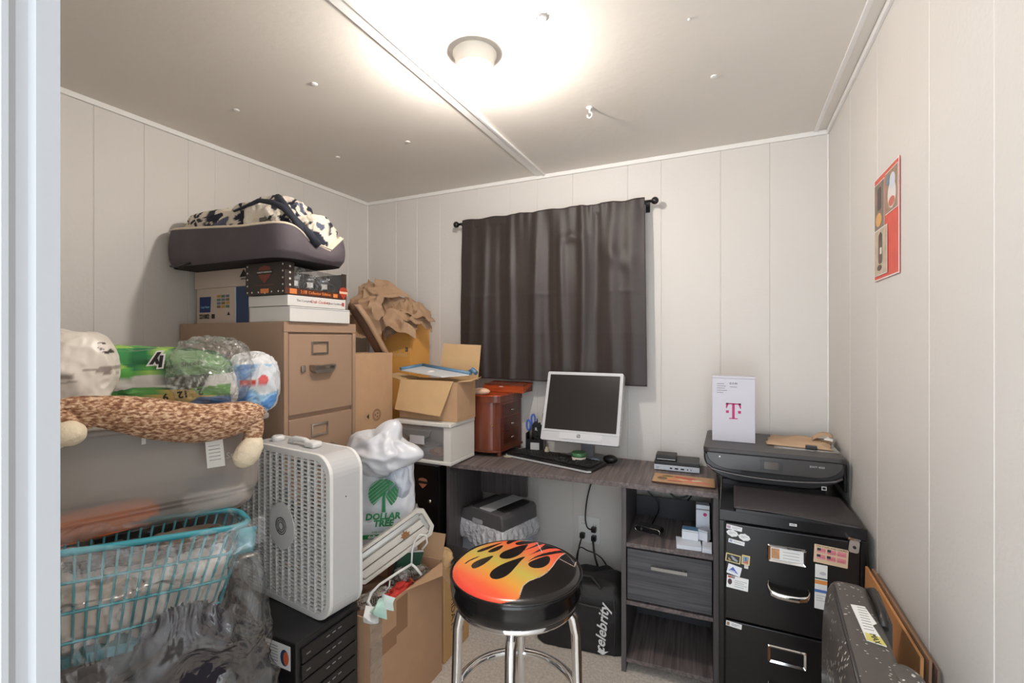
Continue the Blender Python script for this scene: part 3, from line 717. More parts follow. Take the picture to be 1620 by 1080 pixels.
# printer
t = Thing('printer', 'black inkjet printer with small screen on the black filing cabinet', 'printer', (.135, 2.0, .785))
PX0, PX1 = -.085, .352
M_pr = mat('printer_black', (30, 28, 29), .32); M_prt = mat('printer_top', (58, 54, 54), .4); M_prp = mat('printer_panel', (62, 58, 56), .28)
def smile(x0, x1, zt, zb, rr, n=14):
    P = [(x0, zt)]
    for i in range(n + 1):
        a = math.pi / 2 * i / n; P.append((x0 + rr * 1.6 * (1 - math.cos(a)), zb + rr - rr * math.sin(a)))
    for i in range(n, -1, -1):
        a = math.pi / 2 * i / n; P.append((x1 - rr * 1.6 * (1 - math.cos(a)), zb + rr - rr * math.sin(a)))
    P.append((x1, zt)); return P
t.part('printer_body', MB().prism(smile(PX0, PX1, .908, .800, .085), 1.875, 2.20, 'y'), M_pr, w=True, bevel=.004)
t.part('lower_front', MB().prism(smile(PX0 + .001, PX1 - .001, .900, .806, .080), 1.858, 1.8745, 'y'), M_pr, w=True, bevel=.006)
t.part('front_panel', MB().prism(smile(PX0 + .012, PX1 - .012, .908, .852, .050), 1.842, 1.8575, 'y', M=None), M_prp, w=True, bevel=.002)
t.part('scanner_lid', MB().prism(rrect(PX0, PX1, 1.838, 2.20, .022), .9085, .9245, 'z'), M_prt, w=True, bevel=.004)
t.part('feet', MB().box(-.02, .30, 1.90, 2.15, .785, .8005), M_pr, w=True)
sc_ = t.part('touch_screen', MB().box(.098, .168, 1.8395, 1.842, .864, .898), mat('screen_surround', (46, 44, 44), .3), w=True)
MB().box(.112, .156, 1.8385, 1.8395, .868, .893).build('display', mat('display_grey', (92, 84, 78), .15), sc_, origin=t.loc)
lip = [(PX0 + .012 + .413 * i / 24, 1.853, .858 - .030 * math.sin(math.pi * i / 24) ** .45) for i in range(25)]
t.part('output_lip', MB().tube(lip, .0045, 8), mat('lip_gloss', (84, 80, 80), .2), w=True)
t.part('paper_slot', MB().box(.04, .27, 1.8565, 1.8578, .838, .850), M_ink, w=True)
t.part('power_button', MB().cyl((-.030, 1.842, .895), .003, -.002, 'y', 12), M_paper, w=True)
text('ENVY 4520', .009, FY(.268 - .135, 1.8415 - 2.0, .890 - .785), mat('pale_print', (190, 190, 192), .5), t.o)
mb = MB().box(.283, .297, 1.8565, 1.8578, .812, .824); es = t.part('energy_mark', mb, M_paper, w=True)
MB().box(.285, .295, 1.8560, 1.8565, .814, .822).build('mark_inner', M_ink, es, origin=t.loc)
t.part('rear_cover', MB().box(.3525, .362, 1.90, 2.14, .80, .895), M_pr, w=True, bevel=.004)

# pink T box
t = Thing('phone_box', 'tall white box with a large pink letter T on the printer', 'box', (.016, 2.01, .925))
M_box = mat('white_box_card', (206, 204, 214), .5)
t.part('carton', MB().box(-.075, .0745, -.034, .034, 0, .243), M_box, bevel=.0015)
t.part('lid_edge', MB().box(-.0755, .075, -.0345, .0345, .2435, .251), M_box, bevel=.001)
M_pink = mat('magenta_print', (190, 30, 110), .5)
yb_ = -.0348; T_ = []
mb = MB()
mb.box(-.0045, .0045, yb_, yb_ + .0006, .090, .147); mb.box(-.015, .015, yb_, yb_ + .0006, .088, .0915)
mb.box(-.026, .026, yb_, yb_ + .0006, .1435, .148)
mb.prism([(-.026, .148), (-.026, .128), (-.0235, .128), (-.017, .1435), (-.017, .148)], yb_, yb_ + .0006, 'y'); mb.prism([(.026, .148), (.017, .148), (.017, .1435), (.0235, .128), (.026, .128)], yb_, yb_ + .0006, 'y')
mb.box(-.026, -.016, yb_, yb_ + .0006, .110, .120); mb.box(.016, .026, yb_, yb_ + .0006, .110, .120)
t.part('letter_mark', mb, M_pink)
mb = MB()
for k, w_ in enumerate((.026, .032, .028, .036, .022)): mb.box(-.058, -.058 + w_, yb_, yb_ + .0004, .221 - k * .0085, .2225 - k * .0085)
mb.box(-.012, .012, yb_, yb_ + .0004, .210, .2115)
t.part('small_print', mb, mat('print_grey', (90, 90, 96), .6))
text('$10.00', .010, FY(0, yb_, .224), M_ink, t.o)

# envelope, binder
def env(u, v):
    x, y = (u - .5) * .205, (v - .5) * .19
    z = .010 + .010 * NZ((x * 12, y * 12, 0), 1, 3) + (.012 if u > .85 and v > .4 else 0) * math.sin(v * 6) - .004 * (u - .5) ** 2
    e = min(u, 1 - u, v, 1 - v); z = z * min(1, e * 8 + .2)
    return (x + .01 * NZ((y * 20, 0, 0), 1, 2) * (1 - abs(2 * u - 1) < .2), y + .012 * NZ((x * 16, 3, 0), 1, 2) * (1 if v < .1 or v > .9 else 0), max(.001, z))
t = Thing('padded_envelope', 'crumpled brown envelope with torn flap on the printer lid', 'envelope', (.240, 2.06, .9255), R(-6))
t.part('envelope_sheet', MB().grid(env, 40, 36), mat('kraft_envelope', (190, 160, 130), .85, var=.08, vscale=10), solid=.002)
t.part('black_tape', MB().box(.02, .055, -.105, -.078, .001, .012), M_black, bevel=.002)
t.part('torn_flap', MB().grid(lambda u, v: (.045 + .065 * u, .02 + .05 * v, .012 + .020 * math.sin(2.4 * u) + .005 * v), 10, 8), mat('kraft_envelope'), solid=.002)
t.part('torn_lining', MB().prism([(.08, -.01), (.105, -.03), (.108, -.005), (.09, .02)], .022, .026, 'z'), M_paper)
single('clear_sleeve', 'clear plastic sleeve edge sticking out under the envelope', 'sleeve', MB().box(.15, .350, 1.93, 2.14, .9248, .9253), film('sleeve_film', opacity=.2), (.25, 2.03, .9248))
def binder(u, v):
    x = .016 + .312 * u + (.012 * (1 - v) if u > .5 else -.002 * (1 - v)); y = 1.588 + .245 * v
    return (x, y, .7995 + .004 * math.sin(u * 5) * (1 - v) - (.006 if v < .03 else 0) * u)
t = Thing('paper_tray', 'flat dark paper tray lying on the cabinet in front of the printer', 'tray', (.17, 1.71, .786))
t.part('tray_top', MB().grid(binder, 20, 14), mat('dark_tray', (50, 45, 46), .45), w=True, solid=.004)
t.part('tray_base', MB().prism([(.020, 1.594), (.330, 1.594), (.324, 1.83), (.020, 1.83)], .786, .7955, 'z'), M_black, w=True)

# poster on the right wall
t = Thing('poster', 'red paper collage with three photos pinned on the right wall', 'poster', (XR - .004, 1.493, 1.616))
def wallrect(y0, y1, z0, z1, x, th=.0008, zy=0): # zy: tilt
    return MB().add([(x, y0, z0), (x, y1, z0 + zy), (x, y1, z1 + zy), (x, y0, z1), (x + th, y0, z0), (x + th, y1, z0 + zy), (x + th, y1, z1 + zy), (x + th, y0, z1)],
                    [(0, 1, 2, 3), (7, 6, 5, 4), (0, 4, 5, 1), (2, 6, 7, 3), (1, 5, 6, 2), (0, 3, 7, 4)])
bx = XR - .003
t.part('red_paper', wallrect(1.389, 1.597, 1.478, 1.757, bx, .001), mat('poster_red', (214, 78, 58), .45, var=.1, vscale=25), w=True)
t.part('white_border', MB().box(bx - .0006, bx, 1.389, 1.597, 1.478, 1.481).box(bx - .0006, bx, 1.389, 1.597, 1.754, 1.757).box(bx - .0006, bx, 1.594, 1.597, 1.481, 1.754).box(bx - .0006, bx, 1.389, 1.392, 1.481, 1.754), M_paper, w=True)
def photo(lb, y0, y1, z0, z1, bgc, shapes, d=.0012):
    p = t.part('photo', wallrect(y0 - .002, y1 + .002, z0 - .002, z1 + .002, bx - d, .0004), M_paper, w=True); p['label'] = lb
    wallrect(y0, y1, z0, z1, bx - d - .0003, .0002).build('picture', mat('ph%d' % int(y0 * 1e3 + z0 * 1e2), bgc, .4, var=.25, vscale=40), p, origin=t.loc)
    for s_, (poly, rg) in enumerate(shapes):
        MB().prism([(a, b) for a, b in poly], bx - d - .0006 - .0001 * s_, bx - d - .0004, 'x').build('picture_shape', mat('ps_%d_%d_%d' % rg, rg, .5), p, origin=t.loc)
photo('photo of a white decorated cake', 1.397, 1.492, 1.640, 1.742, (150, 120, 90), [(ell(1.440, 1.680, .032, .034), (222, 216, 214)), (ell(1.435, 1.712, .022, .020), (205, 210, 225)), (ell(1.440, 1.662, .024, .012), (200, 110, 90)), (ell(1.470, 1.722, .012, .014), (110, 130, 140))])
photo('narrow dark photo', 1.504, 1.588, 1.615, 1.738, (120, 100, 84), [(ell(1.55, 1.64, .026, .018), (214, 160, 90)), (rrect(1.53, 1.56, 1.665, 1.725, .006), (80, 66, 62)), (ell(1.57, 1.70, .01, .02), (150, 120, 110))])
photo('standing figure photo', 1.478, 1.585, 1.492, 1.612, (188, 170, 146), [(rrect(1.515, 1.550, 1.52, 1.60, .01), (100, 78, 66)), (ell(1.532, 1.592, .010, .012), (70, 56, 50)), (ell(1.54, 1.510, .020, .008), (90, 70, 56)), (rrect(1.520, 1.535, 1.545, 1.562, .002), (226, 220, 210))], .0018)

# grey tool case standing on edge at the right
def specks(name):
    m = mat(name, (74, 68, 64), .38); nt = m.node_tree; b = nt.nodes['Principled BSDF']; L = nt.links.new
    tc = nt.nodes.new('ShaderNodeTexCoord'); v = nt.nodes.new('ShaderNodeTexVoronoi'); v.inputs['Scale'].default_value = 75; v.inputs['Randomness'].default_value = 1
    mp = nt.nodes.new('ShaderNodeMapping'); mp.inputs['Scale'].default_value = (1, 1.6, .75); L(tc.outputs['Object'], mp.inputs[0]); L(mp.outputs[0], v.inputs['Vector'])
    n = nt.nodes.new('ShaderNodeTexNoise'); n.inputs['Scale'].default_value = 9; L(tc.outputs['Object'], n.inputs['Vector'])
    mr = nt.nodes.new('ShaderNodeMapRange'); mr.inputs[1].default_value = .36; mr.inputs[2].default_value = .75; mr.inputs[3].default_value = .0; mr.inputs[4].default_value = .42; L(n.outputs[0], mr.inputs[0])
    cm = nt.nodes.new('ShaderNodeMath'); cm.operation = 'LESS_THAN'; L(v.outputs['Distance'], cm.inputs[0]); L(mr.outputs[0], cm.inputs[1])
    mx = nt.nodes.new('ShaderNodeMix'); mx.data_type = 'RGBA'; mx.inputs[6].default_value = (*lin((78, 72, 68)), 1); mx.inputs[7].default_value = (*lin((200, 196, 188)), 1)
    L(cm.outputs[0], mx.inputs[0]); L(mx.outputs[2], b.inputs['Base Color']); return m
M_case = specks('case_grey')
t = Thing('tool_case', 'dusty dark grey hard plastic case standing on edge by the right wall', 'case', (.232, 1.10, 0), R(-4))
# profile in local (x, z) extruded along y, far end rounded
P = rrect(-.052, .052, .16, .752, .028, 6)
def caseb(u, v):
    a = 2 * math.pi * u
    cx_, cz_ = math.cos(a), math.sin(a)
    k = (abs(cx_) ** 5 + abs(cz_) ** 5) ** (-1 / 5)
    x, z = .052 * cx_ * k, .44 + .335 * cz_ * k
    end = min(v / .10, 1, (1 - v) / .14) 
    s_ = 1 - (1 - end) ** 2.6
    ys = -.32 + .535 * v
    s2 = 1 - .16 * (1 - end) ** 2.6
    return (x * max(s_, .02), ys, .44 + (z - .44) * max(s2, .05) * (1 if 0 < v < 1 else .02))
t.part('case_shell', MB().grid(caseb, 64, 60, wu=True), M_case)
t.part('shell_seam', MB().tube([(-.026, .198, .70), (-.028, .170, .755), (-.030, .14, .770), (-.030, .0, .770), (-.030, -.30, .770)], .0035, 8), mat('seam_dark', (52, 48, 46), .4))
hd = t.part('carry_handle', MB().tube([(.030, .190, .720), (.036, .178, .757), (.040, .14, .776), (.041, .05, .776), (.038, .02, .760)], .008, 10).box(.030, .053, .03, .165, .68, .768), mat('handle_dark', (40, 37, 36), .4))
t.part('latch_bump', MB().sphere((.040, -.135, .752), (.030, .040, .026), 20, 12), M_case)
mb = MB().prism([(-.010, .055), (.014, .058), (.024, .0), (.016, -.010), (.026, -.075), (-.002, -.070), (-.006, .0)], .7758, .7772, 'z')
st = t.part('warning_sticker', mb, M_paper); st['label'] = 'white instruction sticker with a yellow end'
MB().prism([(-.001, -.045), (.0215, -.050), (.0262, -.0752), (-.0018, -.0702)], .7773, .7778, 'z').build('yellow_end', mat('sticker_yellow', (206, 196, 110), .5), st)
mb = MB()
for k in range(9): mb.box(.000, .015, .048 - k * .010, .0495 - k * .010, .7773, .7776)
mb.build('sticker_print', mat('sticker_ink', (120, 118, 110), .6), st)
text('MAX', .014, Matrix.Translation((.012, -.060, .7780)) @ Matrix.Rotation(R(-82), 4, 'Z'), M_ink, st)

# flattened cardboard leaning on the right wall
def sheet(lb, x0, x1, y0, y1, z1, m, off):
    t = Thing('cardboard_sheet', lb, 'cardboard', (x0, (y0 + y1) / 2, 0), rot=(0, R(1.2), 0), group=None)
    t.part('board', MB().box(0, x1 - x0, y0 - (y0 + y1) / 2, y1 - (y0 + y1) / 2, 0, z1), m, bevel=.0008)
    return t
M_sheet = mat('sheet_orange_tan', (190, 134, 84), .75, var=.08, vscale=9)
sheet('tan flattened cardboard box leaning on the right wall, in front', .329, .335, 1.175, 1.585, .690, M_sheet, 0).part('tape_patch', MB().box(-.0006, -.0001, -.19, -.06, .42, .58), M_tape)
sheet('brown cardboard sheet sandwiched behind the tan one', .338, .343, 1.160, 1.560, .696, mat('sheet_brown', (140, 106, 80), .8), 0)
sheet('dark edged cardboard sheet against the right wall, hindmost', .346, .351, 1.145, 1.550, .690, mat('sheet_dark', (110, 88, 72), .8), 0)

# ================================================================ bar stool
SX, SY = -.474, 1.040
t = Thing('bar_stool', 'round padded bar stool with flame print seat and chrome legs', 'stool', (SX, SY, 0))
SR = .158
FL = {'out': [(0.0655, -0.1278), (0.0625, -0.1193), (0.0592, -0.1073), (0.0558, -0.0917), (0.0553, -0.0783), (0.0577, -0.0668), (0.063, -0.0545), (0.071, -0.0415), (0.077, -0.0278), (0.081, -0.0133), (0.0835, 0.0022), (0.0845, 0.0187), (0.0843, 0.0353), (0.0828, 0.0517), (0.082, 0.0673), (0.082, 0.0818), (0.0835, 0.097), (0.0865, 0.113), (0.0838, 0.1167), (0.0752, 0.1082), (0.0677, 0.0985), (0.0612, 0.0875), (0.0538, 0.0767), (0.0452, 0.0663), (0.0387, 0.0565), (0.0343, 0.0475), (0.0297, 0.0358), (0.0253, 0.0212), (0.0238, 0.019), (0.0253, 0.029), (0.027, 0.04), (0.029, 0.052), (0.0333, 0.0655), (0.0398, 0.0805), (0.048, 0.095), (0.058, 0.109), (0.0668, 0.123), (0.0742, 0.137), (0.0727, 0.141), (0.0622, 0.135), (0.0528, 0.1285), (0.0442, 0.1215), (0.0372, 0.1117), (0.0318, 0.0993), (0.0263, 0.0863), (0.0207, 0.0728), (0.016, 0.0612), (0.012, 0.0518), (0.0118, 0.053), (0.0153, 0.065), (0.018, 0.0775), (0.02, 0.0905), (0.021, 0.1035), (0.021, 0.1165), (0.021, 0.1303), (0.021, 0.1447), (0.0182, 0.1462), (0.0128, 0.1348), (0.0083, 0.1225), (0.0048, 0.1095), (0.0008, 0.0983), (-0.0038, 0.0887), (-0.0083, 0.0788), (-0.0127, 0.0683), (-0.0127, 0.0705), (-0.0083, 0.0855), (-0.0043, 0.0998), (-0.0008, 0.1132), (0.0015, 0.1298), (0.0025, 0.1492), (-0.0005, 0.1535), (-0.0075, 0.1425), (-0.0135, 0.132), (-0.0185, 0.122), (-0.0227, 0.1123), (-0.0263, 0.1028), (-0.0265, 0.104), (-0.0235, 0.116), (-0.021, 0.1278), (-0.019, 0.1392), (-0.0177, 0.151), (-0.0173, 0.163), (-0.024, 0.1648), (-0.038, 0.1562), (-0.0488, 0.1452), (-0.0562, 0.1318), (-0.0617, 0.1162), (-0.0653, 0.0988), (-0.07, 0.094), (-0.076, 0.102), (-0.0793, 0.1113), (-0.0798, 0.1217), (-0.079, 0.131), (-0.077, 0.139), (-0.082, 0.1372), (-0.094, 0.1258), (-0.1048, 0.113), (-0.1142, 0.099), (-0.123, 0.0843), (-0.131, 0.0688), (-0.1373, 0.0525), (-0.1417, 0.0355), (-0.1445, 0.0192), (-0.1455, 0.0037), (-0.146, -0.0118), (-0.146, -0.0273), (-0.145, -0.0428), (-0.143, -0.0583), (-0.134, -0.0785), (-0.118, -0.1035), (-0.0938, -0.1263), (-0.0612, -0.1467), (-0.03, -0.1585), (0.0, -0.1615), (0.028, -0.1552), (0.054, -0.1398)], 'tears': [[(-0.0359, -0.0697), (-0.0371, -0.0647), (-0.0374, -0.059), (-0.037, -0.0525), (-0.0357, -0.0451), (-0.0337, -0.037), (-0.0311, -0.0288), (-0.0279, -0.0204), (-0.0241, -0.0118), (-0.0198, -0.0031), (-0.0152, 0.0057), (-0.0102, 0.0147), (-0.005, 0.0239), (0.0005, 0.0332), (0.0045, 0.0383), (0.007, 0.0393), (0.0079, 0.0362), (0.0073, 0.0289), (0.007, 0.0214), (0.0068, 0.0136), (0.0069, 0.0055), (0.0072, -0.003), (0.0074, -0.012), (0.0075, -0.0217), (0.0076, -0.0321), (0.0076, -0.0431), (0.0068, -0.0529), (0.0052, -0.0615), (0.0028, -0.0688), (-0.0004, -0.0749), (-0.0038, -0.0797), (-0.0074, -0.0834), (-0.0112, -0.0857), (-0.0153, -0.0869), (-0.0191, -0.0871), (-0.0228, -0.0862), (-0.0262, -0.0843), (-0.0294, -0.0814), (-0.032, -0.078), (-0.0342, -0.0741)], [(-0.0568, 0.0251), (-0.0571, 0.0323), (-0.0566, 0.0395), (-0.0553, 0.0466), (-0.0532, 0.0537), (-0.0503, 0.0606), (-0.0473, 0.0677), (-0.0442, 0.0748), (-0.0411, 0.0819), (-0.0379, 0.0892), (-0.0345, 0.096), (-0.0309, 0.1024), (-0.0271, 0.1083), (-0.023, 0.1138), (-0.0197, 0.1159), (-0.017, 0.1144), (-0.0152, 0.1095), (-0.014, 0.1011), (-0.0129, 0.0922), (-0.0119, 0.0827), (-0.011, 0.0728), (-0.0101, 0.0624), (-0.0101, 0.0526), (-0.011, 0.0434), (-0.0127, 0.035), (-0.0153, 0.0271), (-0.0185, 0.0205), (-0.0223, 0.0152), (-0.0266, 0.011), (-0.0315, 0.0081), (-0.0363, 0.0066), (-0.041, 0.0065), (-0.0455, 0.0077), (-0.0498, 0.0103), (-0.0532, 0.0141), (-0.0555, 0.019)], [(-0.0996, -0.0392), (-0.0991, -0.0334), (-0.0976, -0.0275), (-0.0953, -0.0214), (-0.0921, -0.0151), (-0.088, -0.0088), (-0.0841, -0.0029), (-0.0804, 0.0025), (-0.0767, 0.0073), (-0.0733, 0.0117), (-0.0706, 0.0127), (-0.0687, 0.0104), (-0.0676, 0.0047), (-0.0673, -0.0043), (-0.0675, -0.0131), (-0.0683, -0.0218), (-0.0695, -0.0304), (-0.0712, -0.0388), (-0.0733, -0.0459), (-0.0758, -0.0519), (-0.0786, -0.0566), (-0.0818, -0.0601), (-0.0851, -0.0616), (-0.0884, -0.0612), (-0.0918, -0.0588), (-0.0953, -0.0544), (-0.0978, -0.0497), (-0.0992, -0.0446)], [(-0.1242, 0.0326), (-0.1225, 0.0378), (-0.12, 0.0439), (-0.1168, 0.0508), (-0.1129, 0.0587), (-0.1083, 0.0674), (-0.1037, 0.0757), (-0.0992, 0.0837), (-0.0948, 0.0913), (-0.0904, 0.0985), (-0.0878, 0.1014), (-0.087, 0.1), (-0.0878, 0.0942), (-0.0904, 0.084), (-0.0929, 0.0748), (-0.0952, 0.0663), (-0.0974, 0.0588), (-0.0994, 0.0521), (-0.1017, 0.0457), (-0.1044, 0.0394), (-0.1073, 0.0334), (-0.1104, 0.0276), (-0.1136, 0.0236), (-0.1166, 0.0215), (-0.1196, 0.0211), (-0.1225, 0.0226), (-0.1242, 0.0249), (-0.1248, 0.0283)], [(-0.0952, 0.0407), (-0.094, 0.0476), (-0.0922, 0.0549), (-0.0897, 0.0624), (-0.0866, 0.0702), (-0.0828, 0.0784), (-0.0796, 0.0826), (-0.0768, 0.0831), (-0.0746, 0.0797), (-0.0728, 0.0724), (-0.0719, 0.0654), (-0.0717, 0.0586), (-0.0724, 0.052), (-0.0738, 0.0456), (-0.0756, 0.0402), (-0.0776, 0.0357), (-0.0799, 0.0321), (-0.0825, 0.0295), (-0.0851, 0.0278), (-0.0878, 0.0271), (-0.0904, 0.0273), (-0.093, 0.0285), (-0.0946, 0.0311), (-0.0954, 0.0352)], [(-0.052, 0.1189), (-0.0499, 0.1244), (-0.047, 0.1299), (-0.0433, 0.1354), (-0.0386, 0.1409), (-0.0331, 0.1464), (-0.0279, 0.1513), (-0.023, 0.1555), (-0.0183, 0.1591), (-0.014, 0.162), (-0.0114, 0.1617), (-0.0105, 0.1584), (-0.0114, 0.1519), (-0.014, 0.1424), (-0.017, 0.1336), (-0.0203, 0.1256), (-0.024, 0.1185), (-0.028, 0.1121), (-0.0318, 0.1071), (-0.0353, 0.1037), (-0.0385, 0.1016), (-0.0414, 0.1011), (-0.0441, 0.1013), (-0.0468, 0.1023), (-0.0492, 0.1041), (-0.0515, 0.1067), (-0.0528, 0.11), (-0.0529, 0.1141)], [(0.0293, 0.0196), (0.0311, 0.0251), (0.0332, 0.031), (0.0356, 0.0372), (0.0385, 0.0438), (0.0416, 0.0508), (0.0446, 0.0569), (0.0474, 0.0623), (0.0499, 0.0669), (0.0522, 0.0706), (0.0547, 0.0726), (0.0573, 0.0727), (0.0601, 0.0711), (0.063, 0.0676), (0.0655, 0.0632), (0.0677, 0.0578), (0.0695, 0.0515), (0.0709, 0.0442), (0.0717, 0.0371), (0.0717, 0.0302), (0.0709, 0.0234), (0.0695, 0.0167), (0.0673, 0.0109), (0.0644, 0.006), (0.0608, 0.0019), (0.0564, -0.0013), (0.0522, -0.0035), (0.0482, -0.0046), (0.0443, -0.0048), (0.0405, -0.0039), (0.0372, -0.0024), (0.0343, -0.0002), (0.0318, 0.0026), (0.0298, 0.0061), (0.0287, 0.0101), (0.0285, 0.0146)], [(-0.1195, -0.0362), (-0.1184, -0.0298), (-0.1165, -0.0234), (-0.1139, -0.017), (-0.1105, -0.0107), (-0.1065, -0.0043), (-0.1037, -0.0007), (-0.1023, 0.0), (-0.1021, -0.0021), (-0.1033, -0.007), (-0.1047, -0.0118), (-0.1065, -0.0165), (-0.1085, -0.021), (-0.1108, -0.0253), (-0.1126, -0.0296), (-0.1139, -0.0338), (-0.1147, -0.0379), (-0.115, -0.042), (-0.1156, -0.0449), (-0.1165, -0.0466), (-0.1176, -0.0472), (-0.1191, -0.0466), (-0.1199, -0.0446), (-0.12, -0.0411)]], 'lines': [[(0.086, 0.074), (0.131, 0.057), (0.123, 0.102), (0.083, 0.138), (0.038, 0.15), (-0.007, 0.15), (0.036, 0.084)], [(0.061, -0.115), (0.055, -0.083), (0.06, -0.061), (0.076, -0.035), (0.084, -0.006), (0.085, 0.027), (0.083, 0.061), (0.083, 0.09), (0.088, 0.121)]], 'dir': (0.351, 0.936)}
def dome(r): return .770 - .010 * (r / SR) ** 2 - (.006 * max(0, (r - .9 * SR) / (.1 * SR)) ** 2)
def seatcol(A):
    X, Y = A[:, 0], A[:, 1]
    C = np.zeros((len(A), 3)); C[:] = lin((22, 20, 20))
    m = inpoly(X, Y, FL['out'])
    for k in range(len(FL['tears'])): m &= ~inpoly(X, Y, FL['tears'][k])
    # printed colour runs from red rim through olive yellow to orange tips
    dx, dy = FL['dir']; s_ = (X * dx + Y * dy) / SR
    stops = [(-1.0, (236, 70, 58)), (-.75, (240, 100, 62)), (-.45, (226, 160, 70)), (-.15, (196, 178, 84)), (.15, (214, 150, 80)), (.45, (240, 116, 74)), (1, (240, 86, 66))]
    xs = [a for a, _ in stops]
    for c in range(3): C[m, c] = np.interp(s_[m], xs, [lin(b)[c] for _, b in stops])
    for ln in FL['lines']:  # pale triangle is a reflection painted into the seat colour; second line edges the flames
        for (xa, ya), (xb, yb2) in zip(ln[:-1], ln[1:]):
            L2 = (xb - xa) ** 2 + (yb2 - ya) ** 2; tt = np.clip(((X - xa) * (xb - xa) + (Y - ya) * (yb2 - ya)) / L2, 0, 1)
            d_ = np.hypot(X - xa - tt * (xb - xa), Y - ya - tt * (yb2 - ya)); C[d_ < .0009] = lin((214, 190, 180))
    return C
NR, NA = 150, 420
mb = MB(); vs = [(0, 0, dome(0))]
for j in range(1, NR + 1):
    r = SR * j / NR
    for i in range(NA): a = 2 * math.pi * i / NA; vs.append((r * math.cos(a), r * math.sin(a), dome(r)))
fs = [(0, 1 + i, 1 + (i + 1) % NA) for i in range(NA)]
for j in range(NR - 1):
    for i in range(NA):
        a_, b_ = 1 + j * NA + i, 1 + j * NA + (i + 1) % NA; fs.append((a_, a_ + NA, b_ + NA, b_))
mb.add(vs, fs, 0, True)
t.part('seat_top', mb, mat('flame_vinyl', attr=True, rough=.22, spec=.6), cfn=seatcol)
M_vinyl = mat('black_vinyl', (16, 15, 16), .16)
ct = t.part('seat_cushion', MB().lathe([(SR, .7535), (SR + .004, .750), (SR + .002, .744), (SR + .003, .725), (SR, .705), (SR - .006, .696), (SR - .010, .694), (.02, .693)], n=96, cap=False), M_vinyl)
t.part('piping', MB().tube([(( SR + .001) * math.cos(R(a)), (SR + .001) * math.sin(R(a)), .7545) for a in range(0, 360, 5)], .003, 8, closed=True), M_vinyl)
t.part('chrome_band', MB().lathe([(SR - .012, .695), (SR - .008, .687), (SR - .012, .681), (.06, .681)], n=72, cap=False), M_chrome)
t.part('swivel_plate', MB().box(-.07, .07, -.07, .07, .663, .6805), M_black, bevel=.004)
rot = R(19.5)
for k in range(4):
    a = rot + k * math.pi / 2
    c_, s_ = math.cos(a), math.sin(a)
    pr = [(.03, .669), (.095, .669), (.122, .663), (.138, .645), (.146, .605), (.150, .45), (.168, .25), (.192, .008)]
    t.part('leg', MB().tube([(r * c_, r * s_, z) for r, z in pr], .0125, 14), M_chrome)
    t.part('foot_cap', MB().cyl((.193 * c_, .193 * s_, 0), .015, .012), M_black)
t.part('foot_ring', MB().tube([((.150) * math.cos(R(a)), .150 * math.sin(R(a)), .450) for a in range(0, 360, 5)], .011, 12, closed=True), M_chrome)

# ================================================================ tan filing cabinet
M_tan = mat('tan_enamel', (164, 136, 114), .42, bump=.03, bscale=150)
FXc, FY0, FY1, FT = -1.430, 1.152, 1.502, 1.382
t = Thing('filing_cabinet', 'tall tan metal filing cabinet against the left wall', 'filing cabinet', (-1.74, 1.327, 0))
t.part('cabinet_body', MB().box(-2.045, FXc - .014, FY0, FY1, 0, FT), M_tan, w=True, bevel=.003)
t.part('side_rail', MB().box(FXc - .0135, FXc, FY0, FY0 + .018, 0, FT - .038), M_tan, w=True, bevel=.0015)
t.part('side_rail', MB().box(FXc - .0135, FXc, FY1 - .018, FY1, 0, FT - .038), M_tan, w=True, bevel=.0015)
t.part('top_rail', MB().box(FXc - .0135, FXc, FY0, FY1, FT - .037, FT), M_tan, w=True, bevel=.0015)
for k in range(4):
    z1 = 1.338 - k * .312; z0 = z1 - .296
    if z0 < .05: z0 = .05
    d = t.part('drawer', MB().box(FXc - .0135, FXc - .001, FY0 + .021, FY1 - .021, z0, z1), M_tan, w=True, bevel=.003)
    yc = 1.310; zc = z1 - .052
    mb = MB()
    for a, b, c, e in ((-.040, .040, .018, .024), (-.040, .040, -.024, -.018), (-.040, -.034, -.018, .018), (.034, .040, -.018, .018)): mb.box(FXc - .001, FXc + .004, yc + a, yc + b, zc + c, zc + e)
    mb.build('label_holder', mat('nickel', (196, 190, 180), .2, 1), d, origin=t.loc)
    zh = z1 - .128
    mb = MB().box(FXc - .001, FXc + .003, yc - .045, yc + .055, zh - .012, zh + .010)
    mb.prism([(yc - .050, zh + .012), (yc - .044, zh - .010), (yc - .034, zh - .018), (yc + .044, zh - .018), (yc + .054, zh - .010), (yc + .060, zh + .012), (yc + .054, zh + .012), (yc + .048, zh - .006), (yc - .038, zh - .006), (yc - .044, zh + .012)], FXc + .002, FXc + .024, 'x')
    mb.prism([(yc - .044, zh + .010), (yc + .054, zh + .010), (yc + .054, zh + .006), (yc - .044, zh + .006)], FXc, FXc + .022, 'x')
    mb.build('drawer_handle', mat('handle_pewter', (168, 158, 148), .28, .9), d, origin=t.loc)
    if k == 0: MB().box(FXc - .001, FXc + .008, 1.222, 1.240, zh - .014, zh + .012).build('lock_button', mat('nickel'), d, origin=t.loc, bevel=.004)

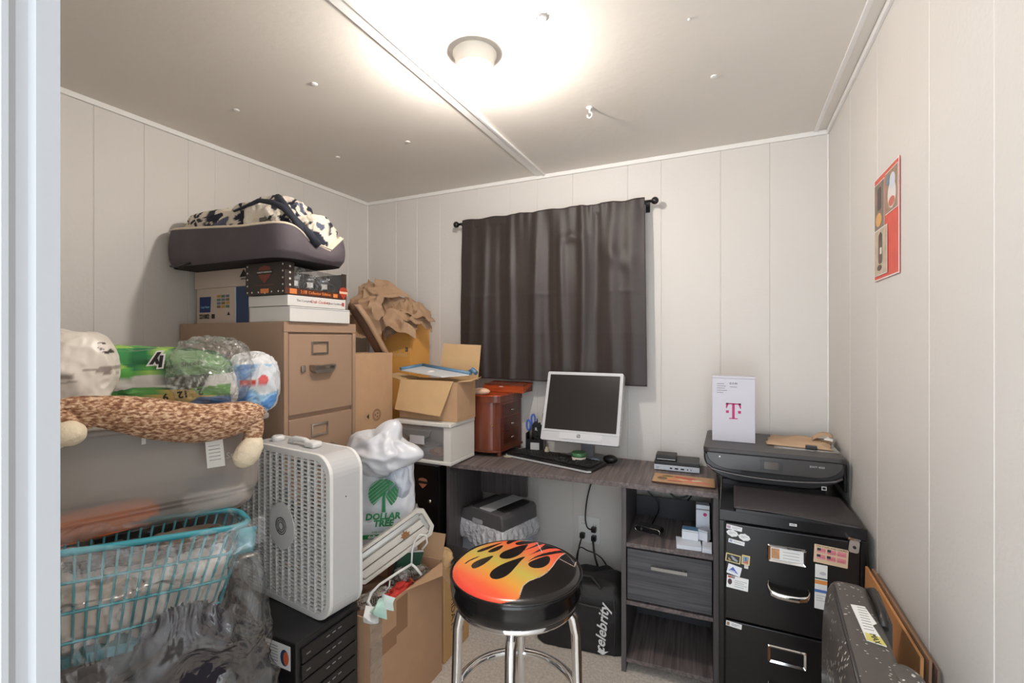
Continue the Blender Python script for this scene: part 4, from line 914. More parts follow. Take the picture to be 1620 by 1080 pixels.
# copy paper box on the cabinet
t = Thing('paper_box', 'copy paper carton with blue band and lid on the tan cabinet', 'box', (-1.83, 1.36, FT + .001))
M_card = mat('cream_card', (206, 190, 176), .7, var=.03)
M_navy = mat('navy_print', (44, 66, 104), .6)
bx0, bx1, by0, by1 = -2.035, -1.640, 1.205, 1.475
t.part('carton', MB().box(bx0 + .006, bx1 - .006, by0 + .006, by1 - .006, FT + .001, FT + .214), M_card, w=True, bevel=.002)
t.part('lid', MB().box(bx0, bx1, by0, by1, FT + .146, FT + .2165), M_card, w=True, bevel=.002)
yf_ = by0 + .0055
t.part('blue_band', MB().box(-1.775, -1.700, yf_ - .0006, yf_, FT + .002, FT + .145), M_navy, w=True)
t.part('white_edge', MB().prism([(-1.783, FT + .002), (-1.775, FT + .002), (-1.774, FT + .07), (-1.778, FT + .145), (-1.786, FT + .145), (-1.780, FT + .07)], yf_ - .0008, yf_, 'y'), mat('pale_blue', (190, 205, 220), .6), w=True)
lbx = t.part('brand_panel', MB().prism([(-2.008, FT + .048), (-1.938, FT + .048), (-1.934, FT + .112), (-2.008, FT + .112)], yf_ - .0008, yf_, 'y'), mat('deep_blue_panel', (36, 56, 110), .5), w=True)
L0 = Vector(t.loc)
def ltxt(s_, sz, x, z, m, y=None, parent=None, **k):
    o = text(s_, sz, FY(x - L0.x, (yf_ - .001 if y is None else y) - L0.y, z - L0.z), m, parent or t.o, **k); return o
ltxt('Copy Paper', .0125, -1.972, FT + .070, mat('sky_text', (130, 200, 220), .5), parent=lbx)
ltxt('221002', .026, -1.977, FT + .030, M_ink, bold=.0006, sx=.85)
mb = MB(); random.seed(3)
for k in range(9): mb.box(-1.930 + k * .0024, -1.930 + k * .0024 + random.choice([.0008, .0014]), yf_ - .0006, yf_, FT + .022, FT + .040)
t.part('bar_code', mb, M_ink, w=True)
for i in range(4):
    for j in range(3):
        t.part('printed_icon', MB().box(-1.895 + j * .028, -1.873 + j * .028, yf_ - .0006, yf_, FT + .064 + i * .014, FT + .0745 + i * .014), mat('icon%d' % ((i * 3 + j) % 4), [(120, 110, 80), (190, 150, 70), (90, 130, 110), (110, 120, 150)][(i * 3 + j) % 4], .6), w=True)
t.part('triangle_logo', MB().prism([(-1.832, FT + .034), (-1.812, FT + .034), (-1.822, FT + .048)], yf_ - .0006, yf_, 'y'), M_ink, w=True)
yl = by0 - .0006
t.part('lid_logo', MB().prism([(-1.746, FT + .182), (-1.698, FT + .182), (-1.722, FT + .212)], yl, yl + .0005, 'y'), M_ink, w=True)
ltxt('AMPAD', .010, -1.722, FT + .173, M_ink, y=yl - .0002)

# white boxes in front of it
W = mat('white_box', (218, 216, 212), .5)
M_grey = mat('seam_grey')
t = Thing('white_box', 'flat white box on the tan cabinet, bottom of its stack', 'box', (-1.53, 1.30, FT + .001))
t.part('carton', MB().box(-1.632, -1.418, 1.166, 1.455, FT + .001, FT + .056), W, w=True, bevel=.0015)
t.part('lid_edge', MB().box(-1.4178, -1.4172, 1.167, 1.454, FT + .050, FT + .052), M_grey, w=True)
t = Thing('white_box', 'flat white box with red script title, above a plain white box', 'box', (-1.53, 1.30, FT + .0575), R(0))
t.part('carton', MB().box(-1.628, -1.419, 1.158, 1.432, FT + .0575, FT + .096), W, w=True, bevel=.0015)
L0 = Vector(t.loc)
def xtxt(s_, sz, y, z, m, x, **k): return text(s_, sz, FX(x - L0.x, y - L0.y, z - L0.z), m, t.o, **k)
xtxt('The Complete', .012, 1.230, FT + .078, mat('grey_print2', (130, 126, 130), .5), -1.4184)
xtxt('Crab Cookery', .016, 1.302, FT + .078, mat('red_print', (196, 60, 52), .5), -1.4184, shear=.3)
xtxt('A Best Cookbook', .011, 1.375, FT + .077, mat('grey_print2'), -1.4184)
t.part('red_square', MB().box(-1.4188, -1.4182, 1.413, 1.424, FT + .070, FT + .084), mat('red_print'), w=True)

# display box with toy motorcycles
t = Thing('display_box', 'black display box with clear window showing toy motorcycles under the dog bed', 'box', (-1.53, 1.24, FT + .0985))
zb, zt = FT + .0985, FT + .2135
M_dk = mat('dark_display_card', (52, 42, 38), .5); M_org = mat('orange_print', (220, 130, 70), .5); M_dot = mat('white_dot', (226, 222, 214), .5)
x0b, x1b, y0b, y1b = -1.630, -1.422, 1.148, 1.440
t.part('base_tray', MB().box(x0b, x1b, y0b, y1b, zb, zb + .024), M_dk, w=True)
t.part('end_panel', MB().box(x0b, x1b, y0b, y0b + .004, zb + .0241, zt), M_dk, w=True)
t.part('end_panel', MB().box(x0b, x1b, y1b - .004, y1b, zb + .0241, zt - .012), M_dk, w=True)
t.part('back_panel', MB().box(x0b, x0b + .004, y0b + .0041, y1b - .0041, zb + .0241, zt), M_dk, w=True)
t.part('corner_panel', MB().box(x1b - .003, x1b, y0b + .0041, y0b + .040, zb + .0241, zt), M_dk, w=True)
t.part('corner_panel', MB().box(x1b - .003, x1b, y1b - .024, y1b - .0041, zb + .0241, zt - .012), M_dk, w=True)
clr = film('clear_window', (200, 205, 205), .08, .08, .22, .25, 9)
t.part('window_film', MB().add([(x1b - .002, y0b + .04, zb + .025), (x1b - .002, y1b - .024, zb + .025), (x1b - .002, y1b - .024, zt - .022), (x1b - .002, y0b + .04, zt - .012), (x0b + .02, y0b + .04, zt - .004), (x0b + .02, y1b - .024, zt - .010)], [(0, 1, 2, 3), (3, 2, 5, 4)]), clr, w=True)
mb = MB()
for k in range(4): mb.lathe([(.0042, 0), (.003, .0008)], (x1b, y0b + .022, zb + .034 + k * .022), 10, 'x')
t.part('stud_dots', mb, M_dot, w=True)
mb = MB()
for k in range(5):
    for xx in (x0b + .010, x1b - .010): mb.lathe([(.0035, 0), (.0025, -.0008)], (xx, y0b, zb + .010 + k * .024), 10, 'y')
for k in range(5): mb.lathe([(.0035, 0), (.0025, -.0008)], (x0b + .035 + k * .035, y0b, zb + .010 if k != 2 else zb + .006), 10, 'y')
t.part('stud_dots', mb, M_dot, w=True)
sh = [(-.030, .012), (-.022, .030), (0, .036), (.022, .030), (.030, .012), (.022, -.006), (0, -.030), (-.022, -.006)]
e = t.part('shield_emblem', MB().prism([(-1.526 + a * 1.25, zb + .070 + b) for a, b in sh], y0b - .0008, y0b, 'y'), mat('rust_print', (120, 56, 40), .5), w=True)
MB().box(-1.568, -1.484, y0b - .0014, y0b - .0009, zb + .074, zb + .088).build('emblem_bar', M_ink, e, origin=t.loc)
L0 = Vector(t.loc)
text('HARLEY-DAVIDSON', .0086, FY(-1.526 - L0.x, y0b - .0018 - L0.y, zb + .081 - L0.z), M_dot, e)
t.part('orange_label', MB().box(-1.548, -1.505, y0b - .0008, y0b, zb + .006, zb + .022), M_org, w=True)
t.part('red_line', MB().box(-1.575, -1.475, y0b - .0008, y0b, zb + .034, zb + .036), mat('rust_print'), w=True)
t.part('front_strip', MB().box(x1b, x1b + .0006, y0b + .002, y1b - .002, zb + .001, zb + .023), mat('brown_strip', (86, 44, 28), .5), w=True)
t.part('orange_label', MB().box(x1b + .0006, x1b + .0012, y0b + .020, y0b + .050, zb + .003, zb + .021), M_org, w=True)
text('1:18', .017, FX(x1b + .0014 - L0.x, y0b + .080 - L0.y, zb + .012 - L0.z), M_org, t.o, bold=.0005)
text('Collector Edition', .0145, FX(x1b + .0014 - L0.x, y0b + .155 - L0.y, zb + .012 - L0.z), M_org, t.o, bold=.0003, sx=1.05)
t.part('orange_label', MB().box(x1b + .0006, x1b + .0012, y1b - .070, y1b - .048, zb + .004, zb + .018), M_org, w=True)
e = t.part('shield_emblem', MB().prism([(y1b - .018 + a * .75, zb + .022 + b * .75) for a, b in sh], x1b + .0012, x1b + .0022, 'x'), mat('red_emblem', (170, 60, 40), .5), w=True)
MB().box(x1b + .0023, x1b + .0028, y1b - .040, y1b + .004, zb + .022, zb + .031).build('emblem_bar', mat('peach_print', (230, 190, 160), .5), e, origin=t.loc)
for k in range(3):
    yk = y0b + .085 + k * .070
    m_ = Thing('toy_motorcycle', ['left toy motorcycle behind the clear window', 'middle toy motorcycle behind the clear window', 'right toy motorcycle behind the clear window'][k], 'toy', (-1.48, yk, zb + .0245), R(62), 'toy motorcycles in the display box')
    mb = MB()
    m_.part('wheel', MB().tube([(.028 + .017 * math.cos(a * .524), 0, .019 + .017 * math.sin(a * .524)) for a in range(12)], .004, 8, closed=True), M_black)
    m_.part('wheel', MB().tube([(-.030 + .017 * math.cos(a * .524), 0, .019 + .017 * math.sin(a * .524)) for a in range(12)], .005, 8, closed=True), M_black)
    m_.part('tank', MB().sphere((.004, 0, .046), (.018, .010, .010), 14, 10), mat('toy_silver', (205, 208, 212), .15, .7))
    m_.part('engine', MB().box(-.012, .014, -.008, .008, .014, .034).cyl((-.030, .009, .014), .003, .05, 'x', 8), M_chrome)
    m_.part('seat', MB().sphere((-.020, 0, .042), (.014, .008, .005), 12, 8), M_black)
    m_.part('fork', MB().tube([(.028, 0, .019), (.016, 0, .056), (.012, 0, .062)], .0022, 6).tube([(.008, -.016, .063), (.013, 0, .060), (.008, .016, .063)], .0018, 6), M_chrome)
    m_.part('headlight', MB().sphere((.022, 0, .054), .006, 10, 8), M_chrome)

# ================================================================ dog bed and fleece blanket
t = Thing('dog_bed', 'dark grey bolstered dog bed with cream lining on top of the boxes', 'dog bed', (-1.70, 1.28, 1.600))
BX0, BX1, BY0, BY1, BZ = -2.044, -1.362, 1.085, 1.405, 1.6005
M_bed = mat('charcoal_bed_fabric', (84, 76, 82), .75, var=.12, vscale=9, bump=.25, bscale=18)
M_lin = mat('cream_lining', (222, 208, 186), .9, bump=.3, bscale=90)
def rr(u, rx, ry, cx, cy, p=.30):
    a = 2 * math.pi * u + .3
    return cx + rx * math.copysign(abs(math.cos(a)) ** p, math.cos(a)), cy + ry * math.copysign(abs(math.sin(a)) ** p, math.sin(a))
BCX, BCY = (BX0 + BX1) / 2, (BY0 + BY1) / 2
def rimh(x, y):
    # bolster height: high at the left and front, dipping on the right end, low entry then a raised corner
    h = .150 - .034 * min(1, max(0, (x + 2.02) / .46))
    if x > -1.60:
        s_ = (y - 1.085) / (1.405 - 1.085)
        w_ = min(1, max(0, (x + 1.62) / .16))
        dip = .084 * math.exp(-((s_ - .55) / .24) ** 2) - .020 * max(0, s_ - .8) * 5 * .4
        h -= w_ * dip
    return h
def outer(u, v):
    rx, ry = (BX1 - BX0) / 2, (BY1 - BY0) / 2
    x, y = rr(u, rx, ry, BCX, BCY)
    h = rimh(x, y); wr = .006 * NZ((x * 7, y * 7, v * 2), 1, 1) + .003 * math.sin(x * 60 + y * 50)
    bul = 1 + .030 * math.sin(math.pi * v) + wr * 1.0
    return (BCX + (x - BCX) * bul * (.965 + .035 * min(1, v * 5)), BCY + (y - BCY) * bul * (.965 + .035 * min(1, v * 5)), BZ + h * v)
t.part('outer_cover', MB().grid(outer, 160, 24, wu=True), M_bed, w=True)
def inner(u, v):
    rx, ry = (BX1 - BX0) / 2, (BY1 - BY0) / 2
    x, y = rr(u, rx, ry, BCX, BCY); h = rimh(x, y)
    k = 1 - .04 * v - .20 * v * v
    z = h + .010 * math.sin(math.pi * min(1, v * 1.6)) - max(0, v - .35) * (h - .035) / .65
    return (BCX + (x - BCX) * k, BCY + (y - BCY) * (1 - .05 * v - .32 * v * v), BZ + z)
t.part('inner_lining', MB().grid(inner, 160, 16, wu=True), M_lin, w=True)
t.part('mattress', MB().prism([rr(i / 60, .30, .135, BCX, BCY) for i in range(60)], BZ + .012, BZ + .045, 'z'), M_lin, w=True)
t.part('bottom_panel', MB().prism([rr(i / 60, .320, .146, BCX, BCY) for i in range(60)], BZ, BZ + .008, 'z'), mat('bed_bottom', (30, 26, 28), .7), w=True)
pts = []
for i in range(120):
    x, y = rr(i / 120, (BX1 - BX0) / 2, (BY1 - BY0) / 2, BCX, BCY); pts.append((x, y, BZ + rimh(x, y) + .002))
t.part('piping', MB().tube(pts, .003, 6, closed=True), M_lin, w=True)
t.part('loose_strap', MB().tube([(-1.99, 1.088, 1.606), (-1.95, 1.083, 1.600), (-1.90, 1.083, 1.604), (-1.86, 1.086, 1.609)], .004, 6), M_black, w=True)

def fleececol(A):
    C = np.zeros((len(A), 3)); cream = np.array(lin((226, 216, 200))); navy = np.array(lin((40, 44, 58)))
    C[:] = cream
    n = np.array([NZ(a, 38, 1) for a in A]); big = np.array([NZ(a, 9, 2) for a in A]); mid = np.array([NZ(a, 20, 5) for a in A])
    C[(n > .16) & (big > -.22)] = navy
    C[(big > .26) & (n > -.30)] = navy
    C[(mid > .30)] = np.array(lin((96, 100, 122)))
    for fx, fz, sc in FLW:
        dx, dz = (A[:, 0] - fx) / sc, (A[:, 2] - fz) / sc
        rad = np.hypot(dx, dz); ang = np.arctan2(dz, dx)
        C[rad < 1.35] = cream
        pet = np.cos(2.5 * (ang + .3)) ** 2
        C[(rad < .28 + .72 * pet) & (rad > .16) & (pet > .22)] = navy
    return C
M_fl = mat('fleece', attr=True, rough=.95, bump=.35, bscale=220)
t = Thing('fleece_blanket', 'bunched cream and navy floral fleece blanket lying in the dog bed', 'blanket', (-1.68, 1.24, 1.66))
FLW = [(.0, .0, .01)]
LV = Vector(t.loc)
FLW = [(-1.900 - LV.x, 1.790 - LV.z, .040), (-2.0 - LV.x, 1.80 - LV.z, .030)]
mb = MB(); bagblob(mb, (-1.845, 1.215, 1.765), (.180, .085, .066), 2, .05, 2.5, 280, 150, .6, 0, fine=.02)
t.part('blanket_roll', mb, M_fl, w=True, cfn=fleececol)
FLW = [(-1.50 - LV.x, 1.74 - LV.z, .03)]
mb = MB(); bagblob(mb, (-1.590, 1.240, 1.745), (.165, .110, .110), 7, .16, 3.0, 190, 100, .8, .1, fine=.03)
t.part('blanket_bunch', mb, M_fl, w=True, cfn=fleececol)
mb = MB(); bagblob(mb, (-1.445, 1.300, 1.705), (.070, .075, .085), 12, .18, 3.0, 120, 70, .8, 0, fine=.03)
t.part('blanket_end', mb, M_fl, w=True, cfn=fleececol)
M_nv = mat('navy_binding', (38, 42, 54), .8)
mb = MB()
t.part('navy_binding', MB().tube([(-1.685, 1.14, 1.8), (-1.6, 1.13, 1.806), (-1.531, 1.13, 1.818), (-1.465, 1.13, 1.803), (-1.42, 1.14, 1.782), (-1.388, 1.15, 1.75), (-1.371, 1.17, 1.713), (-1.371, 1.2, 1.674)], [.004, .006, .008, .010, .012, .012, .012, .010], 8), M_nv, w=True)
t.part('navy_binding', MB().tube([(-1.522, 1.2, 1.847), (-1.47, 1.18, 1.812), (-1.412, 1.17, 1.757), (-1.373, 1.18, 1.72), (-1.352, 1.2, 1.69), (-1.354, 1.23, 1.66)], [.014, .014, .012, .012, .013, .016], 8), M_nv, w=True)
t.part('care_label', MB().box(-1.520, -1.490, 1.122, 1.126, 1.712, 1.752), mat('grey_label', (96, 92, 86), .7), w=True)
mb = MB(); bagblob(mb, (-1.44, 1.225, 1.652), (.045, .03, .018), 5, .3, 3, 50, 30, .8); t.part('lining_fold', mb, M_lin, w=True)

# ================================================================ corner: kraft paper, orange box, cardboard
def crumple(c, size, seed, amp, rz=0, tilt=(0, 0), n=15, fold=1.0):
    """a sheet of paper crumpled into flat facets"""
    rnd = random.Random(seed); mb = MB()
    M = Matrix.Translation(c) @ Matrix.Rotation(rz, 4, 'Z') @ Matrix.Rotation(tilt[0], 4, 'X') @ Matrix.Rotation(tilt[1], 4, 'Y')
    def P(u, v):
        x, y = (u - .5) * size[0], (v - .5) * size[1]
        z = amp * (ridge((x * 9, y * 9, 0), .8, seed) * 1.1 + .5 * ridge((x * 22, y * 22, 1), .8, seed + 9)) - fold * (abs(u - .5) ** 1.5 * size[0] * .6 + abs(v - .5) ** 1.5 * size[1] * .5)
        return (x + .35 * amp * NZ((x * 14, y * 14, 3), 1, seed), y + .35 * amp * NZ((x * 14, y * 14, 7), 1, seed), z)
    k = 46
    vs = [P(i / (k - 1), j / (k - 1)) for j in range(k) for i in range(k)]
    fs = [(j * k + i, j * k + i + 1, (j + 1) * k + i + 1, (j + 1) * k + i) for j in range(k - 1) for i in range(k - 1)]
    return mb.add(vs, fs, 0, False, M)
M_kp = mat('kraft_paper', (178, 146, 116), .8, var=.06, vscale=12)
t = Thing('orange_box', 'orange cardboard carton with white print behind the tan cabinet', 'box', (-1.72, 2.15, 0))
M_or = mat('orange_card', (236, 172, 88), .6, var=.03)
t.part('carton', MB().box(-1.860, -1.580, 2.070, 2.250, .0, 1.440), M_or, w=True, bevel=.002)
t.part('fold_line', MB().box(-1.859, -1.581, 2.0692, 2.0699, 1.262, 1.265), mat('orange_pale', (226, 178, 104), .6), w=True)
t.part('white_liner', MB().prism([(-1.850, 1.10), (-1.800, 1.10), (-1.770, 1.44), (-1.835, 1.44), (-1.86, 1.25)], 2.062, 2.0690, 'y'), mat('pale_liner', (214, 216, 222), .5), w=True)
L0 = Vector(t.loc)
mp_ = mat('pale_orange_print', (236, 204, 150), .5)
text('DO NOT CRUSH', .026, FY(-1.680 - L0.x, 2.068 - L0.y, 1.385), mp_, t.o); text('HIGH CUBE', .024, FY(-1.69 - L0.x, 2.068 - L0.y, 1.415), mp_, t.o); text('Wireless', .036, FY(-1.665 - L0.x, 2.068 - L0.y, 1.235), mp_, t.o)
sq = t.part('badge', MB().prism(rrect(-1.613, -1.597, 1.250, 1.274, .003), 2.0685, 2.0699, 'y'), mat('slate_badge', (70, 74, 84), .5), w=True)
text('L', .018, FY(-1.605 - L0.x, 2.0680 - L0.y, 1.262), mp_, sq)
t = Thing('kraft_paper', 'pile of crumpled brown packing paper on the orange carton', 'packing paper', (-1.70, 2.0, 1.45))
t.part('paper_fold', crumple((-1.701, 2.02, 1.48), (.36, .30), 3, .045, .3, (R(38), 0)), M_kp, w=True, solid=.0012)
t.part('paper_fold', crumple((-1.771, 1.95, 1.525), (.24, .28), 11, .055, -.5, (R(60), R(20))), M_kp, w=True, solid=.0012)
t.part('paper_fold', crumple((-1.612, 2.06, 1.466), (.26, .20), 21, .045, .6, (R(35), R(-12)), fold=1.3), M_kp, w=True, solid=.0012)
t.part('paper_fold', crumple((-1.714, 1.85, 1.438), (.18, .22), 31, .050, .1, (R(75), R(10))), M_kp, w=True, solid=.0012)
t.part('paper_edge', MB().grid(lambda u, v: (-1.60 + .17 * u, 2.03 + .06 * v, 1.452 - .02 * u + .012 * math.sin(u * 9) - .10 * max(0, u - .75)), 14, 6), M_kp, w=True, solid=.0015)
t = Thing('paper_strip', 'long folded brown paper strip hanging between the tan cabinet and the orange carton', 'packing paper', (-1.62, 1.80, 1.255))
def stripf(off, wd):
    A_ = [(-1.569, 1.62, 1.477), (-1.546, 1.66, 1.411), (-1.541, 1.74, 1.308), (-1.539, 1.8, 1.227)]
    def P(u, v):
        i = min(2, int(v * 3)); f_ = v * 3 - i
        p = [A_[i][c] * (1 - f_) + A_[i + 1][c] * f_ for c in range(3)]
        return (p[0] + (u - .5) * wd + off, p[1] + .03 * abs(u - .5) * 2, p[2] + (u - .5) * wd * .5)
    return P
t.part('strip_inside', MB().grid(stripf(-.02, .060), 4, 20), mat('paper_inside', (112, 82, 66), .8), w=True, solid=.002)
t.part('strip_edge', MB().grid(stripf(.018, .014), 3, 20), M_kp, w=True, solid=.003)

t = Thing('cardboard_box', 'tall plain cardboard box with round recycling stamp beside the tan cabinet', 'box', (-1.55, 1.64, 0))
t.part('carton', MB().box(-1.64, -1.452, 1.512, 1.765, 0, 1.255), M_kraft, w=True, bevel=.0015)
L0 = Vector(t.loc); ms = mat('brown_stamp', (120, 86, 66), .7)
for r_ in (.026, .020): t.part('stamp_ring', MB().tube([(-1.4512, 1.655 + r_ * math.cos(i * .35), .975 + r_ * math.sin(i * .35)) for i in range(18)], .0012, 4, closed=True), ms, w=True)
for k in range(3):
    a = k * 2.094 + .5
    t.part('stamp_arrow', MB().prism([(1.655 + .013 * math.cos(a + q_), .975 + .013 * math.sin(a + q_)) for q_ in (0, .9)] + [(1.655 + .005 * math.cos(a + .9), .975 + .005 * math.sin(a + .9)), (1.655 + .005 * math.cos(a), .975 + .005 * math.sin(a))], -1.4519, -1.4512, 'x'), ms, w=True)
t.part('stamp_triangle', MB().prism([(1.592, .975), (1.605, .963), (1.605, .987)], -1.4519, -1.4512, 'x'), M_ink, w=True)

# black cabinet, clear drawer, open box
t = Thing('filing_cabinet', 'low black cabinet with oval silver handle and round badge left of the desk', 'cabinet', (-1.34, 1.93, 0))
t.part('cabinet_body', MB().box(-1.445, -1.203, 1.792, 2.17, 0, .735), M_cab, w=True, bevel=.003)
t.part('top_panel', MB().box(-1.448, -1.203, 1.780, 2.17, .7355, .7535), mat('grey_top', (92, 90, 90), .5), w=True, bevel=.002)
d = t.part('drawer', MB().box(-1.440, -1.208, 1.783, 1.7915, .40, .732), M_cab, w=True, bevel=.002)
o_ = MB().tube([(-1.395 + .046 * math.cos(i * .262), 1.7815, .640 + .024 * math.sin(i * .262)) for i in range(24)], .0035, 8, closed=True).build('handle_ring', silver, d, origin=t.loc)
MB().prism(ell(-1.395, .640, .043, .021), 1.7822, 1.7830, 'y').build('handle_recess', mat('handle_grey', (104, 104, 108), .3), d, origin=t.loc)
em = MB().prism([(-1.290 + a * .9, .648 + b * .75) for a, b in sh], 1.7815, 1.7829, 'y').build('round_badge', mat('badge_copper', (170, 110, 90), .4), d, origin=t.loc)
MB().box(-1.318, -1.262, 1.7808, 1.7814, .648, .660).build('badge_bar', M_ink, em, origin=t.loc)
MB().lathe([(.003, 0), (.008, -.004), (.008, -.012), (.004, -.015)], (-1.244, 1.7829, .575), 16, 'y').build('lock_knob', M_chrome, d, origin=t.loc)
t.part('drawer', MB().box(-1.440, -1.208, 1.783, 1.7915, .06, .392), M_cab, w=True, bevel=.002)

t = Thing('storage_unit', 'white plastic drawer unit with a clear front under the open cardboard box', 'storage drawer', (-1.27, 1.92, .755))
dx0, dx1, dy0, dy1 = -1.425, -1.116, 1.752, 1.960
M_wp = mat('white_storage_plastic', (222, 220, 214), .4)
t.part('top_lid', MB().box(dx0 - .004, dx1 + .004, dy0 - .010, dy1, .925, .945), M_wp, w=True, bevel=.005)
t.part('bottom_frame', MB().box(dx0 - .002, dx1 + .002, dy0 - .006, dy1, .7555, .772), M_wp, w=True, bevel=.004)
t.part('side_panel', MB().box(dx1 - .004, dx1, dy0 + .01, dy1, .7725, .9245), M_wp, w=True)
t.part('side_panel', MB().box(dx0, dx0 + .004, dy0 + .01, dy1, .7725, .9245), M_wp, w=True)
t.part('rear_panel', MB().box(dx0 + .005, dx1 - .005, dy1 - .006, dy1 - .001, .7725, .9245), M_wp, w=True)
cl = film('clear_drawer', (190, 192, 194), .22, .12, .2, .05, 5)
dd = t.part('clear_drawer', MB().box(dx0 + .006, dx1 - .040, dy0 - .002, dy0 + .001, .776, .921).box(dx0 + .006, dx1 - .010, dy0 + .001, dy0 + .19, .774, .777), cl, w=True)
t.part('front_post', MB().box(dx1 - .0385, dx1, dy0 - .001, dy0 + .009, .7725, .9245), M_wp, w=True)
MB().prism([(-1.375 + .0 , .905), (-1.215, .905), (-1.225, .880), (-1.26, .862), (-1.33, .862), (-1.365, .880)], dy0 - .012, dy0 - .003, 'y').build('drawer_pull', mat('smoky_pull', (120, 120, 120), .3), dd, origin=t.loc, bevel=.002)
t.part('paper_label', MB().box(-1.330, -1.250, dy0 - .0145, dy0 - .0125, .842, .880), mat('label_grey', (196, 196, 200), .7), w=True)
for k, (p, r_, rgb, lb) in enumerate([((-1.22, 1.83, .795), (.05, .04, .018), (206, 140, 116), 'pinkish cloth bundle inside the clear drawer'), ((-1.30, 1.84, .800), (.06, .05, .022), (200, 200, 202), 'white cloth bundle inside the clear drawer'), ((-1.36, 1.86, .82), (.04, .05, .04), (120, 116, 116), 'grey cloth bundle inside the clear drawer')]):
    mb = MB(); bagblob(mb, p, r_, 30 + k, .3, 4, 50, 30, .8, flat=.778); single('cloth_bundle', lb, 'cloth', mb, mat('bundle%d' % k, rgb, .9), (p[0], p[1], .778))

t = Thing('cardboard_box', 'open cardboard box with flaps folded out on the white drawer unit', 'box', (-1.27, 1.94, .946))
ox0, ox1, oy0, oy1, oz = -1.425, -1.105, 1.785, 1.950, 1.125
t.part('bottom', MB().box(ox0, ox1, oy0, oy1, .9465, .950), M_kraft2, w=True)
t.part('side_wall', MB().box(ox0, ox1, oy0, oy0 + .004, .9505, oz), M_kraft, w=True)
t.part('side_wall', MB().box(ox0, ox1, oy1 - .004, oy1, .9505, oz), M_kraft2, w=True)
t.part('side_wall', MB().box(ox0, ox0 + .004, oy0 + .005, oy1 - .005, .9505, oz), M_kraft2, w=True)
t.part('side_wall', MB().box(ox1 - .004, ox1, oy0 + .005, oy1 - .005, .9505, oz), M_kraft, w=True)
def quad(a, b, c, d, th=(0, .0035, 0)):
    mb = MB(); V = [a, b, c, d] + [tuple(p[i] + th[i] for i in range(3)) for p in (a, b, c, d)]
    return mb.add(V, [(0, 1, 2, 3), (7, 6, 5, 4), (0, 4, 5, 1), (1, 5, 6, 2), (2, 6, 7, 3), (3, 7, 4, 0)])
t.part('front_flap', quad((ox0 + .002, 1.745, .990), (ox1 - .060, 1.737, .975), (ox1 - .018, 1.780, oz + .004), (ox0 + .012, 1.780, oz + .004)), M_kraft2, w=True)
t.part('back_flap', quad((-1.315, oy1 + .004, oz), (ox1 + .012, oy1 + .004, oz), (ox1 + .020, oy1 + .020, oz + .165), (-1.300, oy1 + .020, oz + .172)), M_kraft2, w=True)
t.part('right_flap', quad((ox1, oy0 + .01, oz), (ox1, oy1 - .01, oz), (ox1 + .045, oy1 - .02, oz + .015), (ox1 + .045, oy0 + .05, oz + .002), (0, 0, .003)), M_kraft2, w=True)
t.part('left_flap', quad((ox0, oy0, oz), (ox0, oy1 - .01, oz), (ox0 - .12, oy1 - .03, oz + .02), (ox0 - .12, oy0 + .03, oz + .015), (0, 0, .003)), M_kraft2, w=True)
t = Thing('folding_board', 'white board with blue tubular frame laid across the open cardboard box', 'board', (-1.33, 1.97, 1.128))
M_bt = mat('blue_tube', (92, 130, 160), .35)
A1, B1, C1, D1 = (-1.479, 1.86, 1.175), (-1.506, 2.1, 1.189), (-1.173, 2.07, 1.152), (-1.15, 1.84, 1.132)
A1, B1, C1, D1 = (-1.460, 1.835, 1.165), (-1.405, 1.940, 1.180), (-1.095, 1.890, 1.150), (-1.193, 1.795, 1.143)
t.part('white_panel', quad(A1, D1, C1, B1, (0, 0, .004)), mat('board_white', (206, 210, 214), .4), w=True)
for a, b in ((A1, B1), (B1, C1)): t.part('frame_tube', MB().tube([(a[0], a[1], a[2] + .008), (b[0], b[1], b[2] + .008)], .009, 12), M_bt, w=True)
t.part('corner_joint', MB().tube([(-1.115, 1.91, 1.160), (-1.090, 1.90, 1.176), (-1.066, 1.89, 1.160)], .011, 12), M_bt, w=True)
single('tissue', 'small white scrap lying on the board in the open box', 'paper scrap', crumple((-1.30, 1.86, 1.168), (.045, .04), 5, .006, .2), M_paper, (-1.30, 1.86, 1.165))

# ================================================================ box fan on the black tower
TX0, TX1, TY0, TY1, TZ = -1.325, -1.045, .882, 1.112, .500
t = Thing('computer_tower', 'black disc duplicator tower with a stack of drive bays under the box fan', 'computer tower', (-1.18, 1.0, 0))
M_tw = mat('tower_black', (30, 28, 30), .35, bump=.03, bscale=300)
t.part('tower_case', MB().box(TX0, TX1 - .006, TY0, TY1, 0, TZ), M_tw, w=True, bevel=.004)
for k in range(10):
    z1 = TZ - .020 - k * .045
    d = t.part('drive_bay', MB().box(TX1 - .0055, TX1, TY0 + .016, TY1 - .014, z1 - .040, z1), M_tw, w=True, bevel=.0015)
    MB().box(TX1, TX1 + .0008, TY0 + .030, TY0 + .044, z1 - .022, z1 - .018).build('drive_button', M_steel, d, origin=t.loc)
    mb = MB()
    for q_ in range(3): mb.box(TX1, TX1 + .0006, TY0 + .100 + q_ * .022, TY0 + .112 + q_ * .022, z1 - .016, z1 - .013)
    mb.build('drive_marking', mat('dim_marking', (150, 150, 152), .5), d, origin=t.loc)
